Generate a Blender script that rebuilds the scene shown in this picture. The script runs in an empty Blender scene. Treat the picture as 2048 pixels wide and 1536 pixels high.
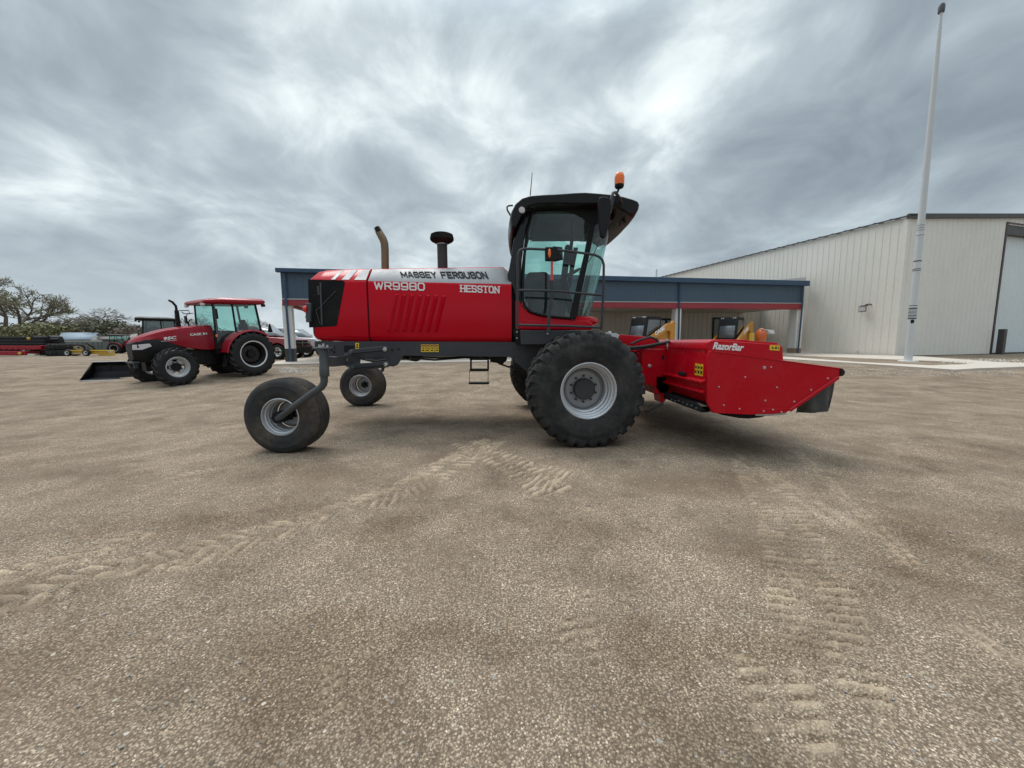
import bpy, bmesh, math, random
import numpy as np
from mathutils import Vector, Matrix
random.seed(7)
PI = math.pi
S = bpy.context.scene
COL = S.collection

# ---------------------------------------------------------------- camera
CAM = Vector((0, 0, 1.5)); FPX = 775.0
PITCH = math.atan(86 / FPX); ROLL = 0.0061
_F = Vector((0, math.cos(PITCH), -math.sin(PITCH))); _U = Vector((0, math.sin(PITCH), math.cos(PITCH))); _R = Vector((1, 0, 0))
R_ = _R * math.cos(ROLL) - _U * math.sin(ROLL)
U_ = _U * math.cos(ROLL) + _R * math.sin(ROLL)

def ray(px, py):
    return _F * FPX + R_ * (px - 1024) - U_ * (py - 768)
def P(px, py, Y):
    d = ray(px, py); return CAM + d * (Y / d.y)
def gz(y):
    t = min(1, max(0, (y - 9) / 10.0)); return 0.42 * t * t * (3 - 2 * t)
def G(px, py, up=0.0):
    d = ray(px, py); t = 0.0
    z = 0.0
    for _ in range(60):
        t = (z + up - CAM.z) / d.z
        z = z * .4 + gz((CAM + d * t).y) * .6
    return CAM + d * t
def PL(px, py, A, B, off=0.0):
    """point where the view line through a pixel meets the vertical plane through A and B"""
    n = Vector((B.y - A.y, -(B.x - A.x), 0)).normalized()
    d = ray(px, py); t = (n.dot(A - CAM) - off) / n.dot(d)
    return CAM + d * t

def setup_camera():
    cd = bpy.data.cameras.new('camera'); c = bpy.data.objects.new('camera', cd); COL.objects.link(c)
    cd.sensor_width = 36; cd.lens = FPX / 2048 * 36; cd.clip_start = .05; cd.clip_end = 3000
    m = Matrix((R_, U_, -_F)).transposed().to_4x4(); m.translation = CAM
    c.matrix_world = m
    S.camera = c
setup_camera()
S.view_settings.view_transform = 'Standard'; S.view_settings.look = 'None'; S.view_settings.gamma = 1
S.view_settings.exposure = 0.22

# ---------------------------------------------------------------- materials
class NT:
    def __init__(s, mat):
        s.t = mat.node_tree; s.n = s.t.nodes; s.l = s.t.links
    def node(s, typ, **kw):
        n = s.n.new(typ)
        for k, v in kw.items():
            if k.startswith('i_'):
                key = k[2:]
                key = int(key) if key.isdigit() else key.replace('_', ' ')
                sock = n.inputs[key]
                if hasattr(v, 'is_output') or isinstance(v, bpy.types.NodeSocket): s.l.new(v, sock)
                else: sock.default_value = v
            else: setattr(n, k, v)
        return n
    def math(s, op, a, b=None, c=None, clamp=False):
        n = s.n.new('ShaderNodeMath'); n.operation = op; n.use_clamp = clamp
        for i, v in enumerate((a, b, c)):
            if v is None: continue
            if isinstance(v, bpy.types.NodeSocket): s.l.new(v, n.inputs[i])
            else: n.inputs[i].default_value = v
        return n.outputs[0]
    def noise(s, vec, scale, detail=3, rough=.5, dist=0.0):
        n = s.node('ShaderNodeTexNoise', i_Scale=scale, i_Detail=detail, i_Roughness=rough, i_Distortion=dist)
        if vec is not None: s.l.new(vec, n.inputs['Vector'])
        return n.outputs['Fac']
    def ramp(s, fac, stops, interp='LINEAR'):
        n = s.n.new('ShaderNodeValToRGB'); s.l.new(fac, n.inputs[0]); cr = n.color_ramp; cr.interpolation = interp
        while len(cr.elements) < len(stops): cr.elements.new(0.5)
        for e, (p, c) in zip(cr.elements, stops):
            e.position = p; e.color = (c, c, c, 1) if isinstance(c, (int, float)) else (*c, 1)
        return n.outputs[0]
    def mix(s, fac, a, b, mode='MIX'):
        n = s.n.new('ShaderNodeMix'); n.data_type = 'RGBA'; n.blend_type = mode; n.clamp_factor = True
        for k, v in ((0, fac), (6, a), (7, b)):
            if isinstance(v, bpy.types.NodeSocket): s.l.new(v, n.inputs[k])
            elif k == 0: n.inputs[0].default_value = v
            else: n.inputs[k].default_value = (*v, 1) if len(v) == 3 else v
        return n.outputs[2]
    def mapr(s, v, a, b, c, d):
        n = s.node('ShaderNodeMapRange', i_0=v, i_1=a, i_2=b, i_3=c, i_4=d); return n.outputs[0]

def mat(name, col, rough=.5, metal=0.0, dirt=0.12, dscale=3.0, bump=0.0, bscale=40, coat=0.0, dirtcol=(.25, .21, .17), spec=.5, emit=None, estr=0, rvar=.12):
    m = bpy.data.materials.new(name); m.use_nodes = True; t = NT(m)
    b = t.n['Principled BSDF']
    tc = t.node('ShaderNodeTexCoord').outputs['Object']
    n1 = t.noise(tc, dscale, 5, .6)
    f = t.mapr(n1, .42, .75, 0, dirt)
    n2 = t.noise(tc, dscale * 9, 3, .6)
    f2 = t.math('MULTIPLY', f, t.mapr(n2, .3, .7, .3, 1.0))
    c = t.mix(f2, col, dirtcol)
    c2 = t.mix(t.mapr(n2, .3, .7, 0, .10), c, tuple(x * .6 for x in col))
    t.l.new(c2, b.inputs['Base Color'])
    t.l.new(t.mapr(n1, .3, .7, max(.03, rough - rvar * .5), min(1, rough + rvar)), b.inputs['Roughness'])
    b.inputs['Metallic'].default_value = metal; b.inputs['Coat Weight'].default_value = coat
    b.inputs['Coat Roughness'].default_value = .08
    b.inputs['Specular IOR Level'].default_value = spec
    if bump:
        bn = t.node('ShaderNodeBump', i_Strength=bump, i_Distance=.01, i_Height=t.noise(tc, bscale, 4, .6))
        t.l.new(bn.outputs[0], b.inputs['Normal'])
    if emit:
        b.inputs['Emission Color'].default_value = (*emit, 1); b.inputs['Emission Strength'].default_value = estr
    return m

def glass_mat(name, tint, refl=.12, rough=.02, dust=.05):
    m = bpy.data.materials.new(name); m.use_nodes = True; t = NT(m); t.n.remove(t.n['Principled BSDF'])
    out = t.n['Material Output']
    tr = t.node('ShaderNodeBsdfTransparent', i_Color=(*tint, 1))
    gl = t.node('ShaderNodeBsdfGlossy', i_Color=(.9, .95, 1, 1), i_Roughness=rough)
    fr = t.node('ShaderNodeFresnel', i_IOR=1.42).outputs[0]
    fac = t.math('ADD', t.math('MULTIPLY', fr, .6), refl * .3, clamp=True)
    mx = t.node('ShaderNodeMixShader', i_0=fac, i_1=tr.outputs[0], i_2=gl.outputs[0])
    df = t.node('ShaderNodeBsdfDiffuse', i_Color=(.4, .42, .4, 1))
    tc = t.node('ShaderNodeTexCoord').outputs['Object']
    mx2 = t.node('ShaderNodeMixShader', i_0=t.mapr(t.noise(tc, 2.5, 5, .6), .35, .8, dust * .3, dust * 2.0), i_1=mx.outputs[0], i_2=df.outputs[0])
    t.l.new(mx2.outputs[0], out.inputs[0])
    return m

M = {}
M['red'] = mat('red_paint', (.48, .0009, .012), .22, coat=.06, spec=.16, rvar=.05, dirt=.02, dscale=1.2)
M['red2'] = mat('red_header_paint', (.46, .0009, .011), .25, coat=.06, spec=.18, dirt=.07, dscale=3, rvar=.08)
M['silver_decal'] = mat('silver_decal', (.21, .213, .22), .45, metal=.3, dirt=.03)
M['charcoal'] = mat('charcoal_paint', (.040, .043, .050), .5, dirt=.12, spec=.3)
M['charcoal_lt'] = mat('charcoal_link_paint', (.058, .062, .067), .45, dirt=.15, spec=.35)
M['black'] = mat('black_plastic', (.007, .007, .008), .42, dirt=.04, spec=.22)
M['black_gloss'] = mat('black_gloss', (.006, .006, .007), .18, coat=.15, dirt=.03, spec=.3)
M['dark'] = mat('dark_interior', (.012, .013, .015), .75, dirt=.08, spec=.2)
M['interior'] = mat('interior_trim', (.07, .075, .08), .7, dirt=.1)
M['roofblack'] = mat('cab_roof_plastic', (.007, .007, .008), .38, coat=.05, dirt=.04, spec=.22)
M['rubber'] = mat('tyre_rubber', (.021, .0215, .022), .82, dirt=.85, dscale=3.2, bump=.6, bscale=45, dirtcol=(.105, .098, .09), spec=.22)
M['rubber_dusty'] = mat('dusty_tyre_rubber', (.032, .032, .033), .85, dirt=1.2, dscale=2.2, bump=.4, bscale=50, dirtcol=(.15, .118, .088), spec=.22)
M['rubber_new'] = mat('new_tyre_rubber', (.013, .013, .014), .6, dirt=.18, bump=.3, dirtcol=(.08, .075, .07), spec=.3)
M['rim'] = mat('silver_rim_paint', (.52, .53, .55), .36, metal=.35, dirt=.25, dirtcol=(.3, .27, .23))
M['rim_white'] = mat('white_rim', (.7, .7, .7), .4, dirt=.15)
M['rim_grey'] = mat('grey_wheel_disc', (.30, .31, .32), .42, metal=.25, dirt=.3)
M['steel'] = mat('bare_steel', (.5, .5, .5), .3, metal=.9, dirt=.1)
M['white'] = mat('white_letter', (.78, .78, .78), .4, dirt=.03)
M['ink'] = mat('dark_letter', (.012, .014, .018), .6, dirt=.0, spec=.1)
M['yellow'] = mat('yellow_sticker', (.75, .50, .03), .45, dirt=.05)
M['tan'] = mat('heat_stained_pipe', (.19, .135, .08), .45, metal=.5, dirt=.4, dirtcol=(.12, .08, .05))
M['orange'] = mat('orange_lens', (.85, .17, .01), .2, dirt=.03, coat=.5)
M['redlens'] = mat('red_lens', (.6, .01, .01), .15, coat=.6, dirt=.0)
M['lens'] = mat('clear_lamp_lens', (.55, .50, .50), .15, coat=.6, dirt=.05)
M['hose'] = mat('hydraulic_hose', (.02, .02, .02), .5, dirt=.2)
M['glass'] = glass_mat('green_tinted_glass', (.60, .84, .79), dust=.035)
M['glass_dark'] = glass_mat('smoked_glass', (.22, .26, .25), refl=.2)
M['glass_clear'] = glass_mat('clear_glass', (.78, .88, .86))
M['mirror'] = mat('mirror_face', (.5, .52, .55), .05, metal=1, dirt=0)
M['screen'] = mat('mesh_screen', (.010, .010, .011), .8, spec=.15, dirt=.1, bump=.4, bscale=200)
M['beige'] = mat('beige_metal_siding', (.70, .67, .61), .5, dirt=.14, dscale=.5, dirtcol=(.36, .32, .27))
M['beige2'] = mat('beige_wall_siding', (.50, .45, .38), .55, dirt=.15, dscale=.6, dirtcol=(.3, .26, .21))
M['blue'] = mat('blue_metal_siding', (.047, .082, .122), .5, dirt=.12, dscale=.8, dirtcol=(.1, .12, .14))
M['bluetrim'] = mat('blue_trim', (.022, .058, .115), .4, dirt=.1)
M['redtrim'] = mat('red_fascia', (.27, .022, .032), .5, dirt=.12)
M['browntrim'] = mat('bronze_trim', (.045, .042, .040), .5, dirt=.1)
M['maroon'] = mat('maroon_trim', (.06, .035, .04), .5, dirt=.1)
M['roofmetal'] = mat('galvanised_roof', (.42, .44, .45), .4, metal=.4, dirt=.15)
M['doorgrey'] = mat('pale_grey_door', (.64, .69, .70), .45, dirt=.08, dscale=.5)
M['whitepost'] = mat('white_column_paint', (.74, .73, .70), .5, dirt=.2, dirtcol=(.28, .18, .1))
M['matt_black'] = mat('matt_black_steel', (.012, .012, .013), .95, dirt=.15, spec=.05)
M['polewhite'] = mat('white_pole_paint', (.54, .55, .56), .45, dirt=.2, dirtcol=(.35, .33, .3))
M['concrete'] = mat('concrete', (.54, .47, .40), .85, dirt=.4, dscale=1.2, bump=.3, bscale=20, dirtcol=(.30, .25, .2))
M['ag_red'] = mat('tractor_red', (.28, .005, .016), .25, coat=.12, spec=.25, dirt=.08)
M['truck_red'] = mat('truck_red', (.30, .008, .02), .22, coat=.7, dirt=.08)
M['truck_white'] = mat('truck_white', (.7, .71, .72), .3, coat=.5, dirt=.05)
M['chrome'] = mat('chrome', (.7, .7, .7), .15, metal=1, dirt=.05)
M['caseyellow'] = mat('construction_yellow', (.46, .19, .015), .4, dirt=.1)
M['rustor'] = mat('orange_drum_paint', (.45, .09, .015), .4, dirt=.2)
M['ochre'] = mat('ochre_yellow', (.52, .31, .035), .5, dirt=.2)
M['wood'] = mat('pale_boards', (.5, .46, .38), .8, dirt=.3)
M['shedroof'] = mat('pale_blue_roof', (.24, .30, .36), .6, dirt=.3, dirtcol=(.4, .4, .4), spec=.2)
M['shedwall'] = mat('pale_shed_wall', (.36, .36, .33), .7, dirt=.2)
M['greenwall'] = mat('green_grey_siding', (.11, .135, .135), .6, dirt=.3)
M['brownroof'] = mat('weathered_roof', (.30, .27, .24), .8, dirt=.3)
M['greyshed'] = mat('grey_shed_wall', (.13, .13, .13), .8, dirt=.3)
M['bark'] = mat('bark', (.14, .115, .095), .9, dirt=.2, bump=.4)
M['twig'] = mat('pale_twigs', (.19, .16, .14), .9, dirt=.2)
M['leaf'] = mat('spring_leaf', (.21, .20, .10), .7, dirt=.5, dscale=1.2, dirtcol=(.12, .10, .05))
M['leaf2'] = mat('olive_leaf', (.085, .092, .045), .7, dirt=.6, dscale=1.0, dirtcol=(.10, .075, .045))
M['leafbrown'] = mat('bare_brush', (.14, .11, .085), .9, dirt=.4)
M['stone'] = mat('gravel_stone', (.33, .30, .27), .85, dirt=.5, dscale=40, dirtcol=(.15, .13, .11))
M['stone_lt'] = mat('pale_rubble', (.5, .47, .42), .85, dirt=.4, dscale=10)
M['blue_dark'] = mat('far_machine_navy', (.02, .025, .032), .5, dirt=.2)

# ---------------------------------------------------------------- mesh builder
class MB:
    def __init__(s): s.v = []; s.f = []; s.m = []; s.mi = 0
    def add(s, vs, fs, mi=None):
        o = len(s.v); s.v += [tuple(v) for v in vs]
        for f in fs: s.f.append(tuple(i + o for i in f)); s.m.append(s.mi if mi is None else mi)
        return s
    def box(s, c, d, rot=None, mi=None):
        c = Vector(c); hx, hy, hz = d[0] / 2, d[1] / 2, d[2] / 2
        vs = [Vector((x, y, z)) for x in (-hx, hx) for y in (-hy, hy) for z in (-hz, hz)]
        if rot is not None: vs = [rot @ v for v in vs]
        return s.add([v + c for v in vs], [(0, 1, 3, 2), (4, 6, 7, 5), (0, 4, 5, 1), (2, 3, 7, 6), (0, 2, 6, 4), (1, 5, 7, 3)], mi)
    def prism(s, pts, y0, y1, mi=None):
        """outline of (x,z) extruded along y"""
        n = len(pts); vs = [(x, y0, z) for x, z in pts] + [(x, y1, z) for x, z in pts]
        fs = [tuple(range(n)), tuple(range(2 * n - 1, n - 1, -1))] + [(i, (i + 1) % n, n + (i + 1) % n, n + i) for i in range(n)]
        return s.add(vs, fs, mi)
    def prismz(s, pts, z0, z1, mi=None):
        n = len(pts); vs = [(x, y, z0) for x, y in pts] + [(x, y, z1) for x, y in pts]
        fs = [tuple(range(n)), tuple(range(2 * n - 1, n - 1, -1))] + [(i, (i + 1) % n, n + (i + 1) % n, n + i) for i in range(n)]
        return s.add(vs, fs, mi)
    def quadprism(s, quad, off, mi=None):
        off = Vector(off); a = [Vector(q) for q in quad]; b = [q + off for q in a]; n = len(a)
        fs = [tuple(range(n)), tuple(range(2 * n - 1, n - 1, -1))] + [(i, (i + 1) % n, n + (i + 1) % n, n + i) for i in range(n)]
        return s.add(a + b, fs, mi)
    def loft(s, secs, closed=True, caps=True, mi=None, mifn=None):
        n = len(secs[0]); vs = [p for sec in secs for p in sec]; o = len(s.v); s.v += [tuple(v) for v in vs]
        for i in range(len(secs) - 1):
            for j in range(n if closed else n - 1):
                k = (j + 1) % n
                s.f.append((o + i * n + j, o + i * n + k, o + (i + 1) * n + k, o + (i + 1) * n + j))
                s.m.append(mifn(i, j) if mifn else (s.mi if mi is None else mi))
        if caps and closed:
            s.f.append(tuple(o + j for j in range(n))); s.m.append(s.mi if mi is None else mi)
            s.f.append(tuple(o + (len(secs) - 1) * n + j for j in range(n))); s.m.append(s.mi if mi is None else mi)
        return s
    def tube(s, pts, r, n=10, mi=None, caps=True, flat=1.0):
        pts = [Vector(p) for p in pts]; k = len(pts)
        rs = r if isinstance(r, (list, tuple)) else [r] * k
        up = None; secs = []
        for i in range(k):
            a = pts[max(0, i - 1)]; b = pts[min(k - 1, i + 1)]; t = (b - a).normalized()
            if up is None:
                up = Vector((0, 0, 1)) if abs(t.z) < .9 else Vector((1, 0, 0))
            u = (up - t * up.dot(t)).normalized(); w = t.cross(u); up = u
            secs.append([pts[i] + (u * math.cos(2 * PI * j / n) + w * math.sin(2 * PI * j / n) * flat) * rs[i] for j in range(n)])
        return s.loft(secs, True, caps, mi)
    def lathe(s, prof, c=(0, 0, 0), n=48, axis='y', mi=None, mifn=None):
        c = Vector(c); secs = []
        for j in range(n + 1):
            a = 2 * PI * j / n; ca, sa = math.cos(a), math.sin(a)
            if axis == 'y': secs.append([c + Vector((r * ca, y, r * sa)) for r, y in prof])
            elif axis == 'z': secs.append([c + Vector((r * ca, r * sa, y)) for r, y in prof])
            else: secs.append([c + Vector((y, r * ca, r * sa)) for r, y in prof])
        return s.loft(secs, False, False, mi, (lambda i, jj: mifn(jj)) if mifn else None)
    def sphere(s, c, r, n=12, mi=None, sx=1, sy=1, sz=1):
        c = Vector(c); secs = []
        for i in range(n // 2 + 1):
            a = PI * i / (n // 2); rr = max(1e-4, math.sin(a))
            secs.append([c + Vector((sx * r * rr * math.cos(2 * PI * j / n), sy * r * rr * math.sin(2 * PI * j / n), sz * r * math.cos(a))) for j in range(n)])
        return s.loft(secs, True, False, mi)
    def build(s, name, mats, parent=None, smooth=True, bevel=0, seg=2, ang=35, solid=0, sub=0, world=True, loc=None, rz=0):
        me = bpy.data.meshes.new(name); me.from_pydata(s.v, [], s.f)
        if not isinstance(mats, (list, tuple)): mats = [mats]
        for q in mats: me.materials.append(q)
        if len(mats) > 1: me.polygons.foreach_set('material_index', s.m)
        bm = bmesh.new(); bm.from_mesh(me); bmesh.ops.remove_doubles(bm, verts=bm.verts, dist=1e-5)
        bmesh.ops.recalc_face_normals(bm, faces=bm.faces); bm.to_mesh(me); bm.free()
        o = bpy.data.objects.new(name, me); COL.objects.link(o)
        if smooth:
            me.shade_smooth()
            if not bevel: me.set_sharp_from_angle(angle=math.radians(ang))
        if solid:
            q = o.modifiers.new('solid', 'SOLIDIFY'); q.thickness = solid
        if sub:
            q = o.modifiers.new('sub', 'SUBSURF'); q.levels = sub; q.render_levels = sub
        if bevel:
            q = o.modifiers.new('bevel', 'BEVEL'); q.width = bevel; q.segments = seg; q.limit_method = 'ANGLE'; q.angle_limit = math.radians(ang); q.harden_normals = smooth
        if parent is not None:
            o.parent = parent
            if world and loc is None:
                w = Vector((0, 0, 0)); p = parent
                while p is not None: w += p.location; p = p.parent
                o.location = -w
        if loc is not None: o.location = loc
        if rz: o.rotation_euler.z = rz
        return o

def thing(name, label, cat, loc=(0, 0, 0), rz=0, group=None, kind=None):
    o = bpy.data.objects.new(name, None); COL.objects.link(o); o.location = loc; o.rotation_euler.z = rz
    o.empty_display_size = .2; o['label'] = label; o['category'] = cat
    if group: o['group'] = group
    return o
def tag(o, label, cat, group=None, kind=None):
    if kind: o['kind'] = kind
    if label: o['label'] = label
    if cat: o['category'] = cat
    if group: o['group'] = group
    return o
def OL(pts, Y): return [(q.x, q.z) for q in (P(a, b, Y) for a, b in pts)]

_txtcache = {}
def text_mesh(body, off=0.0, shear=0.0):
    k = (body, off, shear)
    if k in _txtcache: return _txtcache[k]
    cu = bpy.data.curves.new('t', 'FONT'); cu.body = body; cu.extrude = .02; cu.offset = off; cu.shear = shear; cu.resolution_u = 3
    o = bpy.data.objects.new('t', cu); COL.objects.link(o)
    dg = bpy.context.evaluated_depsgraph_get(); me = bpy.data.meshes.new_from_object(o.evaluated_get(dg))
    vs = [v.co.copy() for v in me.vertices]; fs = [tuple(p.vertices) for p in me.polygons]
    bpy.data.objects.remove(o); bpy.data.curves.remove(cu); bpy.data.meshes.remove(me)
    x0 = min(v.x for v in vs); x1 = max(v.x for v in vs); y0 = min(v.y for v in vs); y1 = max(v.y for v in vs)
    _txtcache[k] = ([((v.x - x0) / (x1 - x0), (v.y - y0) / (y1 - y0), v.z / .02) for v in vs], fs)
    return _txtcache[k]
def add_text(mb, body, O, Uv, Vv, thick, off=0.0, shear=0.0, mi=None):
    """letters filling the parallelogram O, O+Uv, O+Vv, raised along the normal"""
    vs, fs = text_mesh(body, off, shear); O = Vector(O); Uv = Vector(Uv); Vv = Vector(Vv)
    n = Uv.cross(Vv).normalized() * thick
    mb.add([O + Uv * a + Vv * b + n * c for a, b, c in vs], fs, mi)
def text(body, O, Uv, Vv, thick, m, parent, name='lettering', off=0.0, shear=0.0, world=True):
    mb = MB(); add_text(mb, body, O, Uv, Vv, thick, off, shear)
    return mb.build(name, m, parent, smooth=False, world=world)

GLYPH = {
 'A': [[(0, 0), (.36, 1), (.64, 1), (1, 0)], [(.16, .30), (.84, .30)]], 'C': [[(1, .74), (.9, .92), (.75, 1), (.25, 1), (0, .78), (0, .22), (.25, 0), (.75, 0), (.9, .08), (1, .26)]],
 'E': [[(1, 0), (0, 0), (0, 1), (1, 1)], [(0, .5), (.85, .5)]], 'F': [[(0, 0), (0, 1), (1, 1)], [(0, .5), (.85, .5)]], 'G': [[(1, .82), (.85, 1), (.2, 1), (0, .82), (0, .18), (.2, 0), (.85, 0), (1, .18), (1, .46), (.55, .46)]],
 'H': [[(0, 0), (0, 1)], [(1, 0), (1, 1)], [(0, .5), (1, .5)]], 'I': [[(.5, 0), (.5, 1)]], 'M': [[(0, 0), (0, 1), (.5, .25), (1, 1), (1, 0)]], 'N': [[(0, 0), (0, 1), (1, 0), (1, 1)]],
 'O': [[(.2, 0), (.8, 0), (1, .2), (1, .8), (.8, 1), (.2, 1), (0, .8), (0, .2), (.2, 0)]], '0': [[(.2, 0), (.8, 0), (1, .2), (1, .8), (.8, 1), (.2, 1), (0, .8), (0, .2), (.2, 0)]],
 'R': [[(0, 0), (0, 1), (.82, 1), (1, .86), (1, .6), (.82, .46), (0, .46)], [(.5, .46), (1, 0)]], 'S': [[(1, .8), (.85, 1), (.15, 1), (0, .85), (0, .64), (.15, .52), (.85, .48), (1, .36), (1, .15), (.85, 0), (.15, 0), (0, .2)]],
 'T': [[(0, 1), (1, 1)], [(.5, 1), (.5, 0)]], 'U': [[(0, 1), (0, .2), (.2, 0), (.8, 0), (1, .2), (1, 1)]], 'W': [[(0, 1), (.24, 0), (.5, .85), (.76, 0), (1, 1)]], 'Y': [[(0, 1), (.5, .45), (1, 1)], [(.5, .45), (.5, 0)]],
 '9': [[(0, .1), (.15, 0), (.85, 0), (1, .15), (1, .88), (.88, 1), (.12, 1), (0, .88), (0, .52), (.12, .42), (1, .42)]], '8': [[(.12, 0), (.88, 0), (1, .12), (1, .40), (.9, .50), (.1, .50), (0, .40), (0, .12), (.12, 0)], [(.1, .50), (0, .60), (0, .88), (.12, 1), (.88, 1), (1, .88), (1, .60), (.9, .50)]],
 '5': [[(1, 1), (0, 1), (0, .55), (.85, .55), (1, .42), (1, .14), (.85, 0), (0, 0)]]}
WID = {'I': .25, 'M': 1.25, 'W': 1.35, ' ': .55}
def strokes(body, th=.2, gap=.28, K=6.0, serif=False):
    """block lettering built from straight strokes; returns polygons in a unit box"""
    tot = sum(WID.get(c, 1) for c in body) + gap * (len(body) - 1); ex = tot * th / K; tot += ex; x = ex / 2; polys = []
    for c in body:
        w = WID.get(c, 1)
        for line in GLYPH.get(c, []):
            P_ = [Vector(((x + a * w) / tot, (th / 2 + b * (1 - th)))) for a, b in line]
            for a, b in zip(P_[:-1], P_[1:]):
                d = Vector(((b.x - a.x) * K, b.y - a.y)); L = d.length; d /= L; n = Vector((-d.y, d.x)) * th / 2; e = d * th * .42
                q = [Vector((a.x * K, a.y)) - e - n, Vector((b.x * K, b.y)) + e - n, Vector((b.x * K, b.y)) + e + n, Vector((a.x * K, a.y)) - e + n]
                polys.append([(v.x / K, v.y) for v in q])
            if serif:
                for (px, py) in (line[0], line[-1]):
                    if c in 'HNTEI':
                        cx = (x + px * w) / tot; cy = th / 2 + py * (1 - th); hh = .05; ww = .20 * (1 if c != 'S' else .4) / K
                        yy = cy - th / 2 + hh if py < .5 else cy + th / 2 - hh
                        if c == 'S': polys.append([(cx - ww * .5, yy - .14), (cx + ww * .5, yy - .14), (cx + ww * .5, yy + .14), (cx - ww * .5, yy + .14)])
                        else: polys.append([(cx - ww, yy - hh), (cx + ww, yy - hh), (cx + ww, yy + hh), (cx - ww, yy + hh)])
        x += w + gap
    return polys
def block_text(body, fn, m, parent, th=.2, gap=.28, K=6.0, serif=False, name='lettering', thick=.004, world=True):
    """fn maps (a, b) in the unit box to a 3-D point and its normal"""
    mb = MB()
    for i, poly in enumerate(strokes(body, th, gap, K, serif)):
        pts = [fn(a, b) for a, b in poly]; k = thick + .00012 * (i % 9)
        top = [p + n * k for p, n in pts]; bot = [p - n * .002 for p, n in pts]
        mb.add(top + bot, [(0, 1, 2, 3), (7, 6, 5, 4), (0, 4, 5, 1), (1, 5, 6, 2), (2, 6, 7, 3), (3, 7, 4, 0)])
    return mb.build(name, m, parent, smooth=False, world=world)

# ---------------------------------------------------------------- wheels
def add_lug(mb, rfn, th0, line, hw, depth, mi=None):
    secs = []
    for (v, dth) in line:
        r0 = rfn(v) - .012; r1 = rfn(v) + depth
        sec = []
        for (r, sgn, k) in ((r0, -1, 1.15), (r1, -1, .85), (r1, 1, .85), (r0, 1, 1.15)):
            a = th0 + dth + sgn * hw * k / r0
            sec.append((r * math.cos(a), v, r * math.sin(a)))
        secs.append(sec)
    mb.loft(secs, True, True, mi)

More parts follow.
